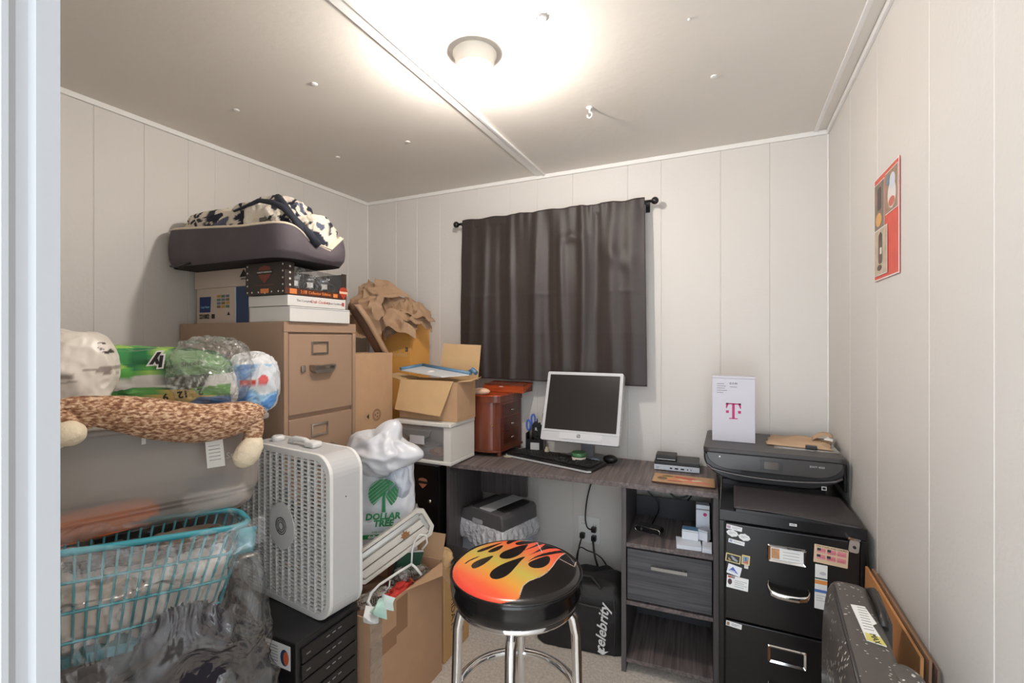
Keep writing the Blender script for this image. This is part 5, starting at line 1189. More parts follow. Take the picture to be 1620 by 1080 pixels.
lb_ = t.part('paper_sticker', MB().add([(-1.185, TY0 - .0008, .425), (-1.070, TY0 - .0008, .425), (-1.070, TY0 - .0008, .490), (-1.185, TY0 - .0008, .490), (-1.185, TY0 - .0002, .425), (-1.070, TY0 - .0002, .425), (-1.070, TY0 - .0002, .490), (-1.185, TY0 - .0002, .490)], [(0, 1, 2, 3), (7, 6, 5, 4), (0, 4, 5, 1), (1, 5, 6, 2), (2, 6, 7, 3), (3, 7, 4, 0)]), M_paper, w=True)
MB().prism(ell(-1.092, .455, .016, .022), TY0 - .0014, TY0 - .0009, 'y').build('navy_circle', M_navy, lb_, origin=t.loc)
MB().prism(ell(-1.086, .455, .010, .018), TY0 - .0018, TY0 - .0015, 'y').build('orange_mark', mat('sticker_orange', (216, 100, 60), .5), lb_, origin=t.loc)
mb = MB()
for k in range(6): mb.box(-1.178, -1.118, TY0 - .0013, TY0 - .0009, .478 - k * .008, .480 - k * .008)
mb.build('printed_text', M_grey, lb_, origin=t.loc)

FR = R(-6)
fw, fh, fd = .455, .480, .100
t = Thing('box_fan', 'white square box fan with a grille standing on the black tower', 'fan', (-1.03 - .2275 * math.cos(FR) - .05 * math.sin(FR) * 1.0, .99 + .2275 * abs(math.sin(FR)) + .05 * math.cos(FR), TZ + .001), FR)
M_fan = mat('fan_housing', (196, 196, 196), .42); M_gr = mat('fan_grille', (232, 231, 228), .4)
ou = rrect(-fw / 2, fw / 2, 0, fh, .062, 8); inn = rrect(-fw / 2 + .005, fw / 2 - .005, .005, fh - .005, .058, 8)
n = len(ou); vs = [(x, -fd / 2, z) for x, z in ou] + [(x, fd / 2, z) for x, z in ou] + [(x, -fd / 2, z) for x, z in inn] + [(x, fd / 2, z) for x, z in inn]
fs = []
for i in range(n):
    j = (i + 1) % n; fs += [(i, j, n + j, n + i), (2 * n + j, 2 * n + i, 3 * n + i, 3 * n + j), (j, i, 2 * n + i, 2 * n + j), (n + i, n + j, 3 * n + j, 3 * n + i)]
hs = t.part('housing', MB().add(vs, fs, 0, True), M_fan)
hs.data.polygons.foreach_set('use_smooth', [False] * len(hs.data.polygons))
def ringpoly(o, i_, y0, y1):
    n = len(o); vs = [(x, y0, z) for x, z in o] + [(x, y0 - .0, z) for x, z in i_] + [(x, y1, z) for x, z in o] + [(x, y1, z) for x, z in i_]
    fs = []
    for a in range(n):
        b = (a + 1) % n; fs += [(a, b, n + b, n + a), (2 * n + a, 3 * n + a, 3 * n + b, 2 * n + b), (a, 2 * n + a, 2 * n + b, b), (n + a, n + b, 3 * n + b, 3 * n + a)]
    return MB().add(vs, fs)
ou2 = rrect(-fw / 2 - .002, fw / 2 + .002, -.0, fh + .002, .064, 8); in2 = rrect(-fw / 2 + .018, fw / 2 - .018, .018, fh - .018, .048, 8)
for side, y0, y1 in (('f', -fd / 2 - .010, -fd / 2 + .002), ('b', fd / 2 - .002, fd / 2 + .008)):
    g_ = t.part('front_rim' if side == 'f' else 'rear_rim', ringpoly(ou2, in2, y0, y1), M_gr, bevel=.002)
    mb = MB(); ym = (y0 + y1) / 2
    ex = fw / 2 - .019
    def zext(x):
        r_ = .048; a = abs(x) - (fw / 2 - .018 - r_)
        return 0 if a <= 0 else r_ - math.sqrt(max(0, r_ * r_ - a * a))
    nx = 13 if side == 'f' else 5
    for k in range(nx):
        x = -ex + .018 + (2 * ex - .036) * k / (nx - 1); zz = zext(x)
        mb.box(x - .0024, x + .0024, ym - .0052, ym + .003, .017 + zz, fh - .017 - zz)
    nz = 38 if side == 'f' else 9
    for k in range(nz):
        z = .024 + (fh - .048) * k / (nz - 1)
        a = max(0, .066 - z, z - (fh - .066)); xx = fw / 2 - .0175 - (0 if a <= 0 else .048 - math.sqrt(max(0, .048 ** 2 - min(a, .048) ** 2)))
        mb.box(-xx, xx, ym - .0045, ym + .0005, z - .0019, z + .0019)
    t.part('front_grille' if side == 'f' else 'rear_grille', mb, M_gr if side == 'f' else mat('rear_grille_shade', (96, 94, 92), .5))  # rear grille coloured darker than the front, painting in the shade behind the fan
hb = t.part('hub_cover', MB().prism([(.064 * math.cos(R(a)), fh / 2 + .072 * math.sin(R(a))) for a in range(0, 360, 10)], -fd / 2 - .011, -fd / 2 - .0095, 'y'), M_gr)
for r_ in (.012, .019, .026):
    MB().tube([(r_ * math.cos(R(a)), -fd / 2 - .0125, fh / 2 + r_ * math.sin(R(a))) for a in range(0, 360, 20)], .0012, 6, closed=True).build('hub_ring', mat('hub_ring_grey', (70, 68, 68), .6), hb)  # thin dark grey rings around the hub centre
mot = t.part('motor', MB().cyl((0, -.02, fh / 2), .045, .05, 'y', 28), mat('motor_grey', (150, 148, 146), .4))
for k in range(5):
    a0 = k * 2 * math.pi / 5
    def blade(u, v):
        r_ = .040 + .150 * u; a = a0 + (v - .5) * (1.0 - .15 * u) + .25 * u
        return (r_ * math.cos(a), .012 + .030 * (v - .5), fh / 2 + r_ * math.sin(a))
    t.part('blade', MB().grid(blade, 10, 10), mat('blade_white', (206, 208, 210), .35), solid=.002)
kn = t.part('speed_knob', MB().lathe([(.020, 0), (.020, .014), (.015, .018)], (-fw / 2 + .115, 0, fh), 24), M_white)
t.part('carry_handle', MB().tube([(-.045, 0, fh + .001), (-.040, 0, fh + .012), (-.02, 0, fh + .017), (.03, 0, fh + .017), (.050, 0, fh + .012), (.056, 0, fh + .001)], .009, 10), M_white)
t.part('handle_boot', MB().box(.045, .095, -.018, .018, fh, fh + .020), M_white, bevel=.007)
t.part('screw_head', MB().cyl((fw / 2 + .002, -.005, fh * .74), .002, .001, 'x', 8), M_ink)

# ================================================================ big open cardboard box with things in it
KX0, KX1, KY0, KY1, KZ = -1.310, -1.036, 1.150, 1.560, .430
t = Thing('cardboard_box', 'large open cardboard box with taped front, bags and a hanger sticking out', 'box', (-1.17, 1.355, 0))
t.part('bottom', MB().box(KX0, KX1, KY0, KY1, 0, .004), M_kraft, w=True)
M_kr3 = mat('cardboard_warm', (186, 148, 116), .8, var=.05, vscale=14, bump=.1, bscale=20)
t.part('side_wall', MB().box(KX1 - .004, KX1, KY0, KY1, .0045, KZ), M_kr3, w=True)
t.part('side_wall', MB().box(KX0, KX0 + .004, KY0, KY1, .0045, KZ), M_kr3, w=True)
t.part('side_wall', MB().box(KX0 + .0045, KX1 - .0045, KY0, KY0 + .004, .0045, KZ - .005), M_kr3, w=True)
t.part('side_wall', MB().box(KX0 + .0045, KX1 - .0045, KY1 - .004, KY1, .0045, KZ + .01), M_kr3, w=True)
t.part('left_flap', quad((KX0 + .004, KY0 + .02, KZ + .001), (KX0 + .004, KY1 - .02, KZ + .001), (KX0 - .002, KY1 - .04, KZ + .095), (KX0 - .002, KY0 + .04, KZ + .085), (.003, 0, 0)), M_kraft, w=True)
t.part('back_flap', quad((KX0 + .02, KY1, KZ + .011), (KX1, KY1, KZ + .011), (KX1 + .01, KY1 + .010, KZ + .11), (KX0 + .03, KY1 + .010, KZ + .10), (0, .003, 0)), M_kraft, w=True)
t.part('right_flap', quad((KX1, KY0 + .18, KZ + .001), (KX1, KY1, KZ + .001), (KX1 + .045, KY1 - .005, KZ - .085), (KX1 + .035, KY1 - .055, KZ - .02), (.003, 0, 0)), M_kraft, w=True)
t.part('tape_band', MB().box(KX1 + .0002, KX1 + .0010, KY0 + .0, KY0 + .13, .275, .335), M_tape, w=True)
t.part('tape_band', MB().box(KX1 + .0002, KX1 + .0010, KY0 + .13, KY0 + .19, .30, KZ - .01), M_tape, w=True)
t.part('clear_tape', MB().box(KX1 + .0012, KX1 + .0018, KY0 + .0, KY0 + .055, .10, KZ), film('clear_tape_film', (220, 200, 180), .25, .12, .2, .5, 30), w=True)
# contents
mb = MB(); bagblob(mb, (-1.17, 1.33, .34), (.115, .17, .05), 41, .3, 4, 60, 40, .6); single('clothing_pile', 'dull brown clothes filling the open cardboard box', 'clothes', mb, mat('brown_clothes', (110, 84, 66), .9, var=.3, vscale=14), (-1.17, 1.33, .29), kind='stuff')
mb = MB(); bagblob(mb, (-1.070, 1.33, .405), (.026, .07, .030), 43, .35, 4, 50, 30, .7, .1); single('red_garment', 'bright red garment in the open cardboard box', 'garment', mb, mat('red_cloth', (206, 60, 50), .7), (-1.070, 1.33, .375))
t = Thing('red_hangtag', 'red and black fabric loop beside the red garment', 'tag', (-1.08, 1.43, .41))
t.part('loop', MB().tube([(-1.085 + .02 * math.cos(i), 1.46 + .05 * math.sin(i * .9), .415 + .014 * math.sin(i * 1.7)) for i in range(10)], .005, 8), mat('rust_yarn', (190, 90, 60), .9), w=True)
for (p_, a_) in (((-1.13, 1.29, .418), 'Simple'), ((-1.10, 1.44, .437), 'Flavor')):
    t2 = Thing('printed_bag', {'Simple': 'crinkled clear bag printed with dark lettering in the cardboard box, nearer the camera', 'Flavor': 'crinkled clear bag printed with dark lettering in the cardboard box, farther back'}[a_], 'bag', p_, R(60))
    mb = MB(); bagblob(mb, (0, 0, -.018), (.07, .03, .030), 44 if a_ == 'Simple' else 45, .3, 4, 50, 30, .8); t2.part('bag_film', mb, film('crinkle_bag', (200, 190, 176), .45, .15, .3, .8, 30))
    text(a_, .032, Matrix.Translation((0, -.031, .0)) @ Matrix.Rotation(R(70), 4, 'X'), M_ink, t2.o, shear=.2)
t = Thing('book', 'dark green book corner sticking up in the cardboard box', 'book', (-1.12, 1.44, .44), rot=(R(14), R(12), R(62)))
t.part('cover', MB().box(-.05, .05, -.008, .008, -.05, .072), mat('dark_green_cover', (40, 84, 66), .5), bevel=.001)
t.part('page_edges', MB().box(-.051, .051, -.005, .005, .068, .0725), M_paper)
single('clear_packet', 'small clear plastic packet below the green book', 'packet', bagblob(MB(), (-1.10, 1.39, .445), (.030, .018, .026), 47, .25, 4, 40, 24, .8), film('packet_film', (214, 214, 210), .35, .15, .3, .7, 40), (-1.10, 1.39, .42))

# long aluminium framed light fixture leaning in the box
t = Thing('light_fixture', 'cream framed long panel with a brown maple leaf ornament leaning in the cardboard box', 'framed panel', (-1.104, 1.36, 0.578), rot=(R(-10), R(-29), R(50)))
M_cr = mat('cream_metal', (206, 200, 190), .35, .1); M_al = mat('aluminium', (180, 176, 170), .3, .8)
oc = [(-.17, -.040), (-.155, -.055), (.120, -.055), (.142, -.032), (.142, .040), (.124, .055), (-.155, .055), (-.17, .045)]
ic = [(-.158, -.032), (-.148, -.042), (.110, -.042), (.128, -.024), (.128, .032), (.114, .043), (-.148, .043), (-.158, .036)]
t.part('frame', ringpoly(oc, ic, -.016, .010), M_cr, bevel=.002)
t.part('back_panel', MB().prism(ic, .002, .008, 'y'), M_al)
for z0, z1, d_, m_ in ((-.040, -.012, -.010, M_cr), (-.008, .016, -.013, M_cr), (.022, .040, -.008, M_al)): t.part('inner_bar', MB().box(-.148, .116, d_, .001, z0, z1), m_, bevel=.002)
leaf = [(0, .020), (.005, .010), (.012, .013), (.010, .004), (.019, .004), (.013, -.003), (.014, -.008), (.003, -.007), (.0, -.014), (-.003, -.007), (-.014, -.008), (-.013, -.003), (-.019, .004), (-.010, .004), (-.012, .013), (-.005, .010)]
t.part('leaf_ornament', MB().prism([(.040 + a, .002 + b) for a, b in leaf], -.016, -.0135, 'y'), mat('leaf_brown', (140, 92, 46), .5))
t.part('end_clip', MB().box(-.156, -.142, -.014, .0, -.030, .034), M_al)
t.part('end_clip', MB().box(.112, .124, -.014, .0, -.020, .030), M_al)

# white hanger with tissue
t = Thing('clothes_hanger', 'white plastic hanger hooked over the open cardboard box', 'hanger', (-1.08, 1.30, .46))
Hk = [(-1.015, 1.4, 0.553), (-0.993, 1.4, 0.58), (-0.999, 1.4, 0.607), (-1.019, 1.39, 0.609), (-1.034, 1.38, 0.585), (-1.038, 1.37, 0.552), (-1.033, 1.36, 0.511)]
t.part('hook', MB().tube(Hk, .0035, 8), M_white, w=True)
t.part('long_arm', MB().tube([(-1.033, 1.36, 0.511), (-1.052, 1.31, 0.501), (-1.085, 1.25, 0.478), (-1.094, 1.22, 0.462), (-1.09, 1.2, 0.444), (-1.069, 1.195, 0.43), (-1.052, 1.2, 0.432)], [.0045, .0045, .0045, .005, .006, .005, .004], 8), M_white, w=True)
t.part('short_arm', MB().tube([(-1.033, 1.36, 0.511), (-1.021, 1.37, 0.496), (-1.004, 1.38, 0.47)], .0045, 8), M_white, w=True)
t.part('garment_notch', MB().tube([(-1.068, 1.285, 0.482), (-1.067, 1.28, 0.461), (-1.076, 1.275, 0.45), (-1.084, 1.275, 0.459)], .0028, 8), M_white, w=True)
M_ts = mat('tissue_white', (206, 220, 216), .8); 
t = Thing('tissue', 'crumpled white and mint tissue hanging on the corner of the cardboard box', 'tissue', (-1.04, 1.17, .44))
t.part('tissue_fold', crumple((-1.002, 1.12, 0.47), (.050, .045), 51, .030, .3, (R(65), R(15))), M_paper, w=True, solid=.0008)
t.part('tissue_fold', crumple((-0.964, 1.125, 0.493), (.048, .045), 52, .030, .1, (R(60), R(-10))), mat('tissue_mint', (176, 208, 196), .8), w=True, solid=.0008)
t.part('tissue_fold', crumple((-0.934, 1.13, 0.515), (.045, .035), 53, .026, -.1, (R(65), R(-25))), M_ts, w=True, solid=.0008)

# shopping bags above the box
M_bag = film('white_bag_plastic', (228, 230, 236), .90, .32, .06, .12, 9)
t = Thing('shopping_bag', 'white plastic shopping bag with a green tree print behind the fan', 'bag', (-1.21, 1.42, .47), R(34))
def dtb(u, v):
    a = 2 * math.pi * u; cx_, cy_ = math.cos(a), math.sin(a)
    px, py = math.copysign(abs(cx_) ** .5, cx_), math.copysign(abs(cy_) ** .7, cy_)
    w_ = .125 * (1 - .10 * v); d_ = .05 * (1 - .6 * v) * (1 - .5 * (1 - v) ** 4)
    nz = .006 * NZ((px * 2, py * 2, v * 5), 1.6, 61)
    return (px * (w_ + nz), py * (d_ + nz), .37 * v)
t.part('bag_body', MB().grid(dtb, 64, 40, wu=True), M_bag)
gm = mat('green_print', (24, 118, 66), .5)
gx, gz, gy = .004, .270, -.056
mb = MB()
# striped tree crown: diagonal bars clipped to an ellipse on either side of the trunk
def halfclip(poly, nx_, nz_, c):       # keep nx*x + nz*z <= c
    out = []
    for i in range(len(poly)):
        p, q_ = poly[i], poly[(i + 1) % len(poly)]; dp, dq = nx_ * p[0] + nz_ * p[1] - c, nx_ * q_[0] + nz_ * q_[1] - c
        if dp <= 0: out.append(p)
        if dp * dq < 0: s_ = dp / (dp - dq); out.append((p[0] + s_ * (q_[0] - p[0]), p[1] + s_ * (q_[1] - p[1])))
    return out
E0 = ell(0, 0, .054, .055, 40)
for side in (0, 1):
    nx_, nz_ = (-.62, .785) if side == 0 else (.80, .60)
    for k in range(12):
        c0 = -.060 + k * .0112
        P = halfclip(E0, nx_, nz_, c0 + .0088); P = halfclip(P, -nx_, -nz_, -c0) if len(P) > 2 else P
        if len(P) > 2: P = halfclip(P, .62 if side == 0 else -.80, -.785 if side == 0 else -.60, .045 if side == 0 else .0) if False else P
        # left fan lies above the line from trunk top down-left; right fan right of the trunk
        if side == 0:
            P = halfclip(P, .66, -.75, .010) if len(P) > 2 else P
            P = halfclip(P, .85, -.0 + .0, .030) if False and len(P) > 2 else P
            P = halfclip(P, .72, -.69, .004) if len(P) > 2 else P
        else:
            P = halfclip(P, -.72, .69, -.010) if len(P) > 2 else P
            P = halfclip(P, -1, 0, -.010) if len(P) > 2 else P
            P = halfclip(P, -.80, -.45, -.002) if len(P) > 2 else P
        if len(P) > 2: mb.prism([(gx + x, gz + z) for x, z in P], gy - .001, gy, 'y')
t.part('tree_crown', mb, gm)
t.part('tree_trunk', MB().prism([(gx - .006, gz - .070), (gx + .008, gz - .070), (gx + .007, gz - .01), (gx + .012, gz + .008), (gx - .001, gz - .002), (gx - .004, gz - .02)], gy - .0012, gy, 'y'), gm)
text('DOLLAR', .033, FY(gx - .002, gy - .001, gz - .086), gm, t.o, bold=.0014, shear=.15); text('TREE', .033, FY(gx, gy - .001, gz - .112), gm, t.o, bold=.0014, shear=.15)
bd = t.part('green_band', MB().box(gx - .075, gx + .060, gy - .001, gy, gz - .168, gz - .152), gm)
text('dollartree.com', .017, FY(gx - .005, gy - .002, gz - .160), M_paper, bd, bold=.0003)
text('MORE WAYS TO SAVE', .0075, FY(gx - .005, gy - .001, gz - .143), gm, t.o)
t = Thing('shopping_bag', 'plain white plastic bag with a pointed top above the green tree bag', 'bag', (-1.24, 1.43, .80))
mb = MB()
def wb(u, v):
    a = 2 * math.pi * u; b = math.pi * (v - .5)
    d = Vector((math.cos(a) * math.cos(b), math.sin(a) * math.cos(b), math.sin(b)))
    k = 1 + .15 * (ridge(d, 1.9, 71) - .5) + .022 * ridge(d, 3.5, 72)
    pk = max(0, d.dot(Vector((.35, .2, .92)).normalized())) ** 16 * .75
    sd = max(0, d.dot(Vector((.92, .35, .05)).normalized())) ** 14 * .55
    ld = max(0, d.dot(Vector((-.8, -.1, .45)).normalized())) ** 6 * .22
    k += pk + sd + ld
    return (-1.235 + d.x * .118 * k, 1.42 + d.y * .088 * k, .875 + d.z * .085 * k)
mb.grid(wb, 90, 60, wu=True)
t.part('bag_film', mb, M_bag, w=True)
mb = MB(); bagblob(mb, (-1.17, 1.455, .77), (.055, .05, .075), 73, .2, 3, 50, 30, .9); t.part('bag_bulge', mb, film('bluish_bag', (214, 222, 236), .9, .25, .12, .4, 12), w=True)
mb = MB(); bagblob(mb, (-1.135, 1.50, .60), (.030, .035, .065), 75, .3, 3, 40, 30, .9); single('shopping_bag', 'small clear crinkled bag right of the green tree bag', 'bag', mb, film('clear_small_bag', (222, 224, 226), .5, .18, .3, .6, 25), (-1.135, 1.50, .54))

# celebrate gift bag lying by the desk
t = Thing('gift_bag', 'brown paper gift bag printed with birthday lettering squeezed beside the desk', 'bag', (-1.09, 1.66, 0))
t.part('bag_body', MB().box(-1.150, -1.045, 1.590, 1.790, 0, .385), mat('gift_kraft', (196, 156, 104), .7, var=.06), w=True, bevel=.004)
L0 = Vector(t.loc)
text('CELEBRATE', .055, FX(-1.0443 - L0.x, 1.715 - L0.y, .19, -90), mat('brown_letter', (60, 40, 28), .6), t.o, sx=.95)
text('BIRTHDAY!', .045, FX(-1.0443 - L0.x, 1.655 - L0.y, .22, -90), mat('brown_letter'), t.o)
t.part('glossy_trim', MB().box(-1.152, -1.043, 1.63, 1.79, .375, .390), M_steel, w=True, bevel=.002)
mb = MB(); bagblob(mb, (-1.09, 1.63, .41), (.05, .035, .035), 77, .3, 3, 40, 30); t.part('tissue_top', mb, M_kraft2, w=True)

# ================================================================ left pile: tote, toy, bags, laundry
TA = math.atan2(.927, .375)
t = Thing('storage_tote', 'large translucent grey plastic tote resting over the laundry on the left', 'tote', (-1.4405, .6655, .862), TA)
M_tote = film('tote_plastic', (214, 202, 192), .34, .3, .12, .05, 4)
def tote(u, v):
    a = 2 * math.pi * u + .2; cx_, cy_ = math.cos(a), math.sin(a); p = .28
    px, py = math.copysign(abs(cx_) ** p, cx_), math.copysign(abs(cy_) ** p, cy_)
    z = .24 * v
    e = 0 if v > .12 else (1 - math.sqrt(max(0, 1 - ((.12 - v) / .12) ** 2))) * .035
    st = .010 if v < .20 else (.004 if v < .24 else 0)
    k = .006 * (1 - v)
    return (px * (.30 - e - st - k), py * (.20 - e - st - k), z)
t.part('tote_body', MB().grid(tote, 120, 60, wu=True), M_tote)
t.part('tote_bottom', MB().prism(rrect(-.262, .262, -.162, .162, .05), -.0, .003, 'z'), M_tote)
M_lidt = mat('tote_lid_grey', (150, 142, 136), .4)
t.part('tote_lid', MB().prism(rrect(-.308, .308, -.208, .208, .03), .2405, .255, 'z'), M_lidt, bevel=.004)
text('Sterilite', .022, Matrix.Translation((.235, -.201, .155)) @ Matrix.Rotation(R(90), 4, 'X'), mat('emboss_pale', (180, 174, 168), .4), t.o)
Tc, Ts = math.cos(TA), math.sin(TA)
def tw(x, y, z): return (-1.4405 + x * Tc - y * Ts, .6655 + x * Ts + y * Tc, .862 + z)
def fold(nm, lb, x, y, z, r, rgb, seed, rough=.9):
    c = tw(x, y, z); mb = MB(); bagblob(mb, c, r, seed, .16, 3, 50, 30, .5, TA, flat=.867); single(nm, lb, 'cloth', mb, mat('fold_%d_%d_%d' % rgb, rgb, rough), (c[0], c[1], max(.867, c[2] - r[2])))
fold('folded_cloth', 'orange folded cloth seen through the bottom of the grey tote', -.06, -.140, .034, (.120, .040, .030), (240, 128, 58), 81)
fold('folded_cloth', 'pale folded cloth at the right bottom of the grey tote', .190, -.110, .034, (.070, .062, .028), (196, 192, 190), 82)
fold('folded_cloth', 'dark blue folded cloth at the right of the grey tote', .190, -.085, .082, (.065, .075, .020), (58, 66, 84), 83)
fold('folded_cloth', 'dull brown folded cloth at the left of the grey tote', -.20, -.07, .05, (.080, .10, .045), (140, 112, 92), 84)
fold('folded_cloth', 'taupe folded cloth filling the middle of the grey tote', .02, .0, .13, (.25, .15, .075), (138, 126, 118), 85)

# plush toy limb draped along the tote
def tweed(name):
    m = mat(name, (170, 130, 100), .95, bump=.6, bscale=160); nt = m.node_tree; b = nt.nodes['Principled BSDF']; L = nt.links.new
    tc = nt.nodes.new('ShaderNodeTexCoord'); mp = nt.nodes.new('ShaderNodeMapping'); mp.inputs['Scale'].default_value = (1, 1, 2.4); n = nt.nodes.new('ShaderNodeTexNoise'); n.inputs['Scale'].default_value = 95; n.inputs['Detail'].default_value = 3
    L(tc.outputs['Object'], mp.inputs[0]); L(mp.outputs[0], n.inputs['Vector'])
    cr = nt.nodes.new('ShaderNodeValToRGB'); e = cr.color_ramp.elements; e[0].position = .36; e[1].position = .62
    e[0].color = (*lin((122, 82, 58)), 1); e[1].color = (*lin((222, 192, 162)), 1); x = e.new(.5); x.color = (*lin((178, 134, 102)), 1)
    L(n.outputs[0], cr.inputs[0]); L(cr.outputs[0], b.inputs['Base Color']); return m
M_tw2 = tweed('tweed_plush'); M_cp = mat('cream_plush', (226, 212, 186), .9, bump=.3, bscale=120, var=.04)
Pp = [(-1.272, 0.429, 1.176), (-1.258, 0.462, 1.175), (-1.244, 0.497, 1.174), (-1.229, 0.534, 1.164), (-1.213, 0.573, 1.153), (-1.195, 0.614, 1.139), (-1.175, 0.656, 1.126), (-1.156, 0.703, 1.116), (-1.136, 0.752, 1.118), (-1.123, 0.797, 1.125), (-1.123, 0.838, 1.129)]
t = Thing('plush_toy', 'brown tweed stuffed toy with cream paws draped along the grey tote', 'stuffed toy', Pp[5])
def smoothpts(P, rs, k=5):
    out, ro = [], []
    P = [Vector(p) for p in P]
    for i in range(len(P) - 1):
        a, b, c, d = P[max(i - 1, 0)], P[i], P[i + 1], P[min(i + 2, len(P) - 1)]
        for q_ in range(k):
            s = q_ / k; out.append(.5 * ((2 * b) + (c - a) * s + (2 * a - 5 * b + 4 * c - d) * s * s + (3 * b - a - 3 * c + d) * s ** 3)); ro.append(rs[i] * (1 - s) + rs[i + 1] * s)
    out.append(P[-1]); ro.append(rs[-1]); return out, ro
pp, rs = smoothpts(Pp, [.016, .018, .026, .034, .041, .046, .047, .046, .044, .036, .012])
t.part('body', MB().tube(pp, rs, 28), M_tw2, w=True)
pp, rs = smoothpts([(-1.116, 0.802, 1.126), (-1.112, 0.806, 1.098), (-1.11, 0.802, 1.069), (-1.111, 0.792, 1.052)], [.022, .023, .021, .020])
t.part('arm', MB().tube(pp, rs, 20), M_tw2, w=True)
pp, rs = smoothpts([(-1.102, 0.813, 1.068), (-1.105, 0.801, 1.054), (-1.107, 0.785, 1.031), (-1.111, 0.775, 1.014), (-1.116, 0.77, 1.0)], [.010, .026, .030, .027, .012])
t.part('paw', MB().tube(pp, rs, 24), M_cp, w=True)
pp, rs = smoothpts([(-1.248, 0.449, 1.169), (-1.236, 0.479, 1.153), (-1.232, 0.498, 1.145), (-1.23, 0.519, 1.133)], [.020, .020, .014, .004])
t.part('arm', MB().tube(pp, rs, 20), M_tw2, w=True)
mb = MB().sphere((-1.221, 0.475, 1.127), (.030, .030, .026), 28, 18, fn=lambda d: 1 + .06 * NZ(d, 1.4, 3)).sphere((-1.233, 0.457, 1.124), (.028, .028, .028), 28, 18)
t.part('paw', mb, M_cp, w=True)
a, b, c, d = (-1.152, 0.707, 1.071), (-1.14, 0.742, 1.072), (-1.136, 0.746, 1.005), (-1.147, 0.709, 1.006)
t.part('care_label', quad(a, b, c, d, (.0006, 0, 0)), mat('label_white', (214, 214, 208), .8), w=True)
mb = MB()
for k in range(5):
    f_ = .2 + k * .13
    p = [a[i] * (1 - f_) + d[i] * f_ for i in range(3)]; q2 = [b[i] * (1 - f_) + c[i] * f_ for i in range(3)]
    p2 = [p[i] * .85 + q2[i] * .15 for i in range(3)]; q3 = [p[i] * .2 + q2[i] * .8 for i in range(3)]
    mb.tube([(p2[0] + .0015, p2[1] - .0008, p2[2]), (q3[0] + .0015, q3[1] - .0008, q3[2])], .0006, 4)
t.part('label_print', mb, mat('faint_grey'), w=True)
a, b, c, d = (-1.228, 0.61, 1.095), (-1.225, 0.617, 1.094), (-1.225, 0.617, 1.077), (-1.228, 0.61, 1.076)
t.part('care_label', quad(a, b, c, d, (.0006, 0, 0)), mat('label_white'), w=True)

# bags on the tote
LZ = .862 + .2555
def wbcol(A):
    C = np.zeros((len(A), 3)); C[:] = lin((226, 218, 208))
    s_ = A[:, 0] * Tc + A[:, 1] * Ts; z = A[:, 2]
    n = np.array([NZ((a[0], a[1], a[2] * 6), 16, 4) for a in A])
    C[(np.abs(z - .118 - .08 * s_) < .010) & (n > -.02)] = lin((160, 148, 140))
    C[(np.abs(z - .100 - .08 * s_) < .002) & (n > .1)] = lin((180, 170, 162))
    C[(z < .040) & (s_ < -.065)] = lin((210, 170, 96))
    C[(z < .055) & (np.abs(s_ + .055 + (z - .03) * -.6) < .010)] = lin((50, 46, 44))
    C[(z < .046 - .2 * np.abs(s_ - .07)) & (s_ > .030)] = lin((64, 86, 118))
    C[(np.abs(s_ - .052 - (.185 - z) * .8) < .012) & (np.abs(z - .180) < .014) & (n > -.2)] = lin((70, 62, 58))
    return C
c_ = (-1.51, 0.6, 1.236)
mb = MB(); bagblob(mb, c_, (.086, .10, .108), 91, .09, 2.4, 150, 100, .82, TA, flat=LZ + .002, fine=.02)
single('paper_sack', 'round white printed plastic sack at the left end on the grey tote', 'sack', mb, mat('printed_white_film', attr=True, rough=.35, bump=.15, bscale=12), (c_[0], c_[1], LZ), cfn=wbcol)
M_pk = mat('pack_print', attr=True, rough=.25, bump=.25, bscale=14)
def greencol(A):
    x, z = A[:, 0], A[:, 2]        # local x along the pack, z up
    C = np.zeros((len(A), 3)); C[:] = lin((214, 212, 206))
    n = np.array([NZ(a, 11, 6) for a in A])
    def put(poly, rgb, rgb2=None):
        m = inpoly(x, z, poly); C[m] = lin(rgb)
        if rgb2: C[m & (n > .05)] = lin(rgb2)
    put([(-.190, .20), (-.050, .20), (.03, .20), (.03, .105), (-.135, .088)], (84, 160, 70), (150, 190, 90))
    put([(-.085, .175), (.0, .175), (-.010, .130), (-.030, .108), (-.085, .142)], (36, 110, 66), (60, 140, 80))
    put([(.02, .19), (.185, .19), (.185, .10), (.02, .09)], (120, 160, 110), (60, 110, 66))
    put([(.000, .19), (.045, .19), (.02, .155), (.0, .150)], (150, 190, 90))
    put([(.02, .095), (.135, .10), (.12, .05), (.01, .048)], (70, 76, 66))
    put([(-.110, .055), (-.020, .070), (.02, .065), (.015, .0), (-.110, .0)], (64, 126, 70), (96, 160, 84))
    put([(-.075, .0), (.030, .058), (.15, .058), (.17, .03), (.06, .0)], (204, 176, 104))
    put([(.055, .0), (.11, .035), (.185, .035), (.185, .0)], (70, 110, 160), (110, 150, 200))
    put([(.09, .060), (.185, .070), (.185, .034), (.11, .040)], (96, 160, 70), (130, 180, 90))
    put([(.03, .0), (.075, .022), (.10, .0)], (60, 96, 70))
    for k in range(6): put([(.030 + k * .017, .052), (.034 + k * .017, .052), (.052 + k * .017, .092), (.047 + k * .017, .092)], (190, 196, 186))
    return C
gp = (-1.509, 0.8, 1.209)
t = Thing('paper_towel_pack', 'green and yellow wrapped paper towel pack upside down on the grey tote', 'paper towels', (gp[0], gp[1], LZ + .002), R(48))
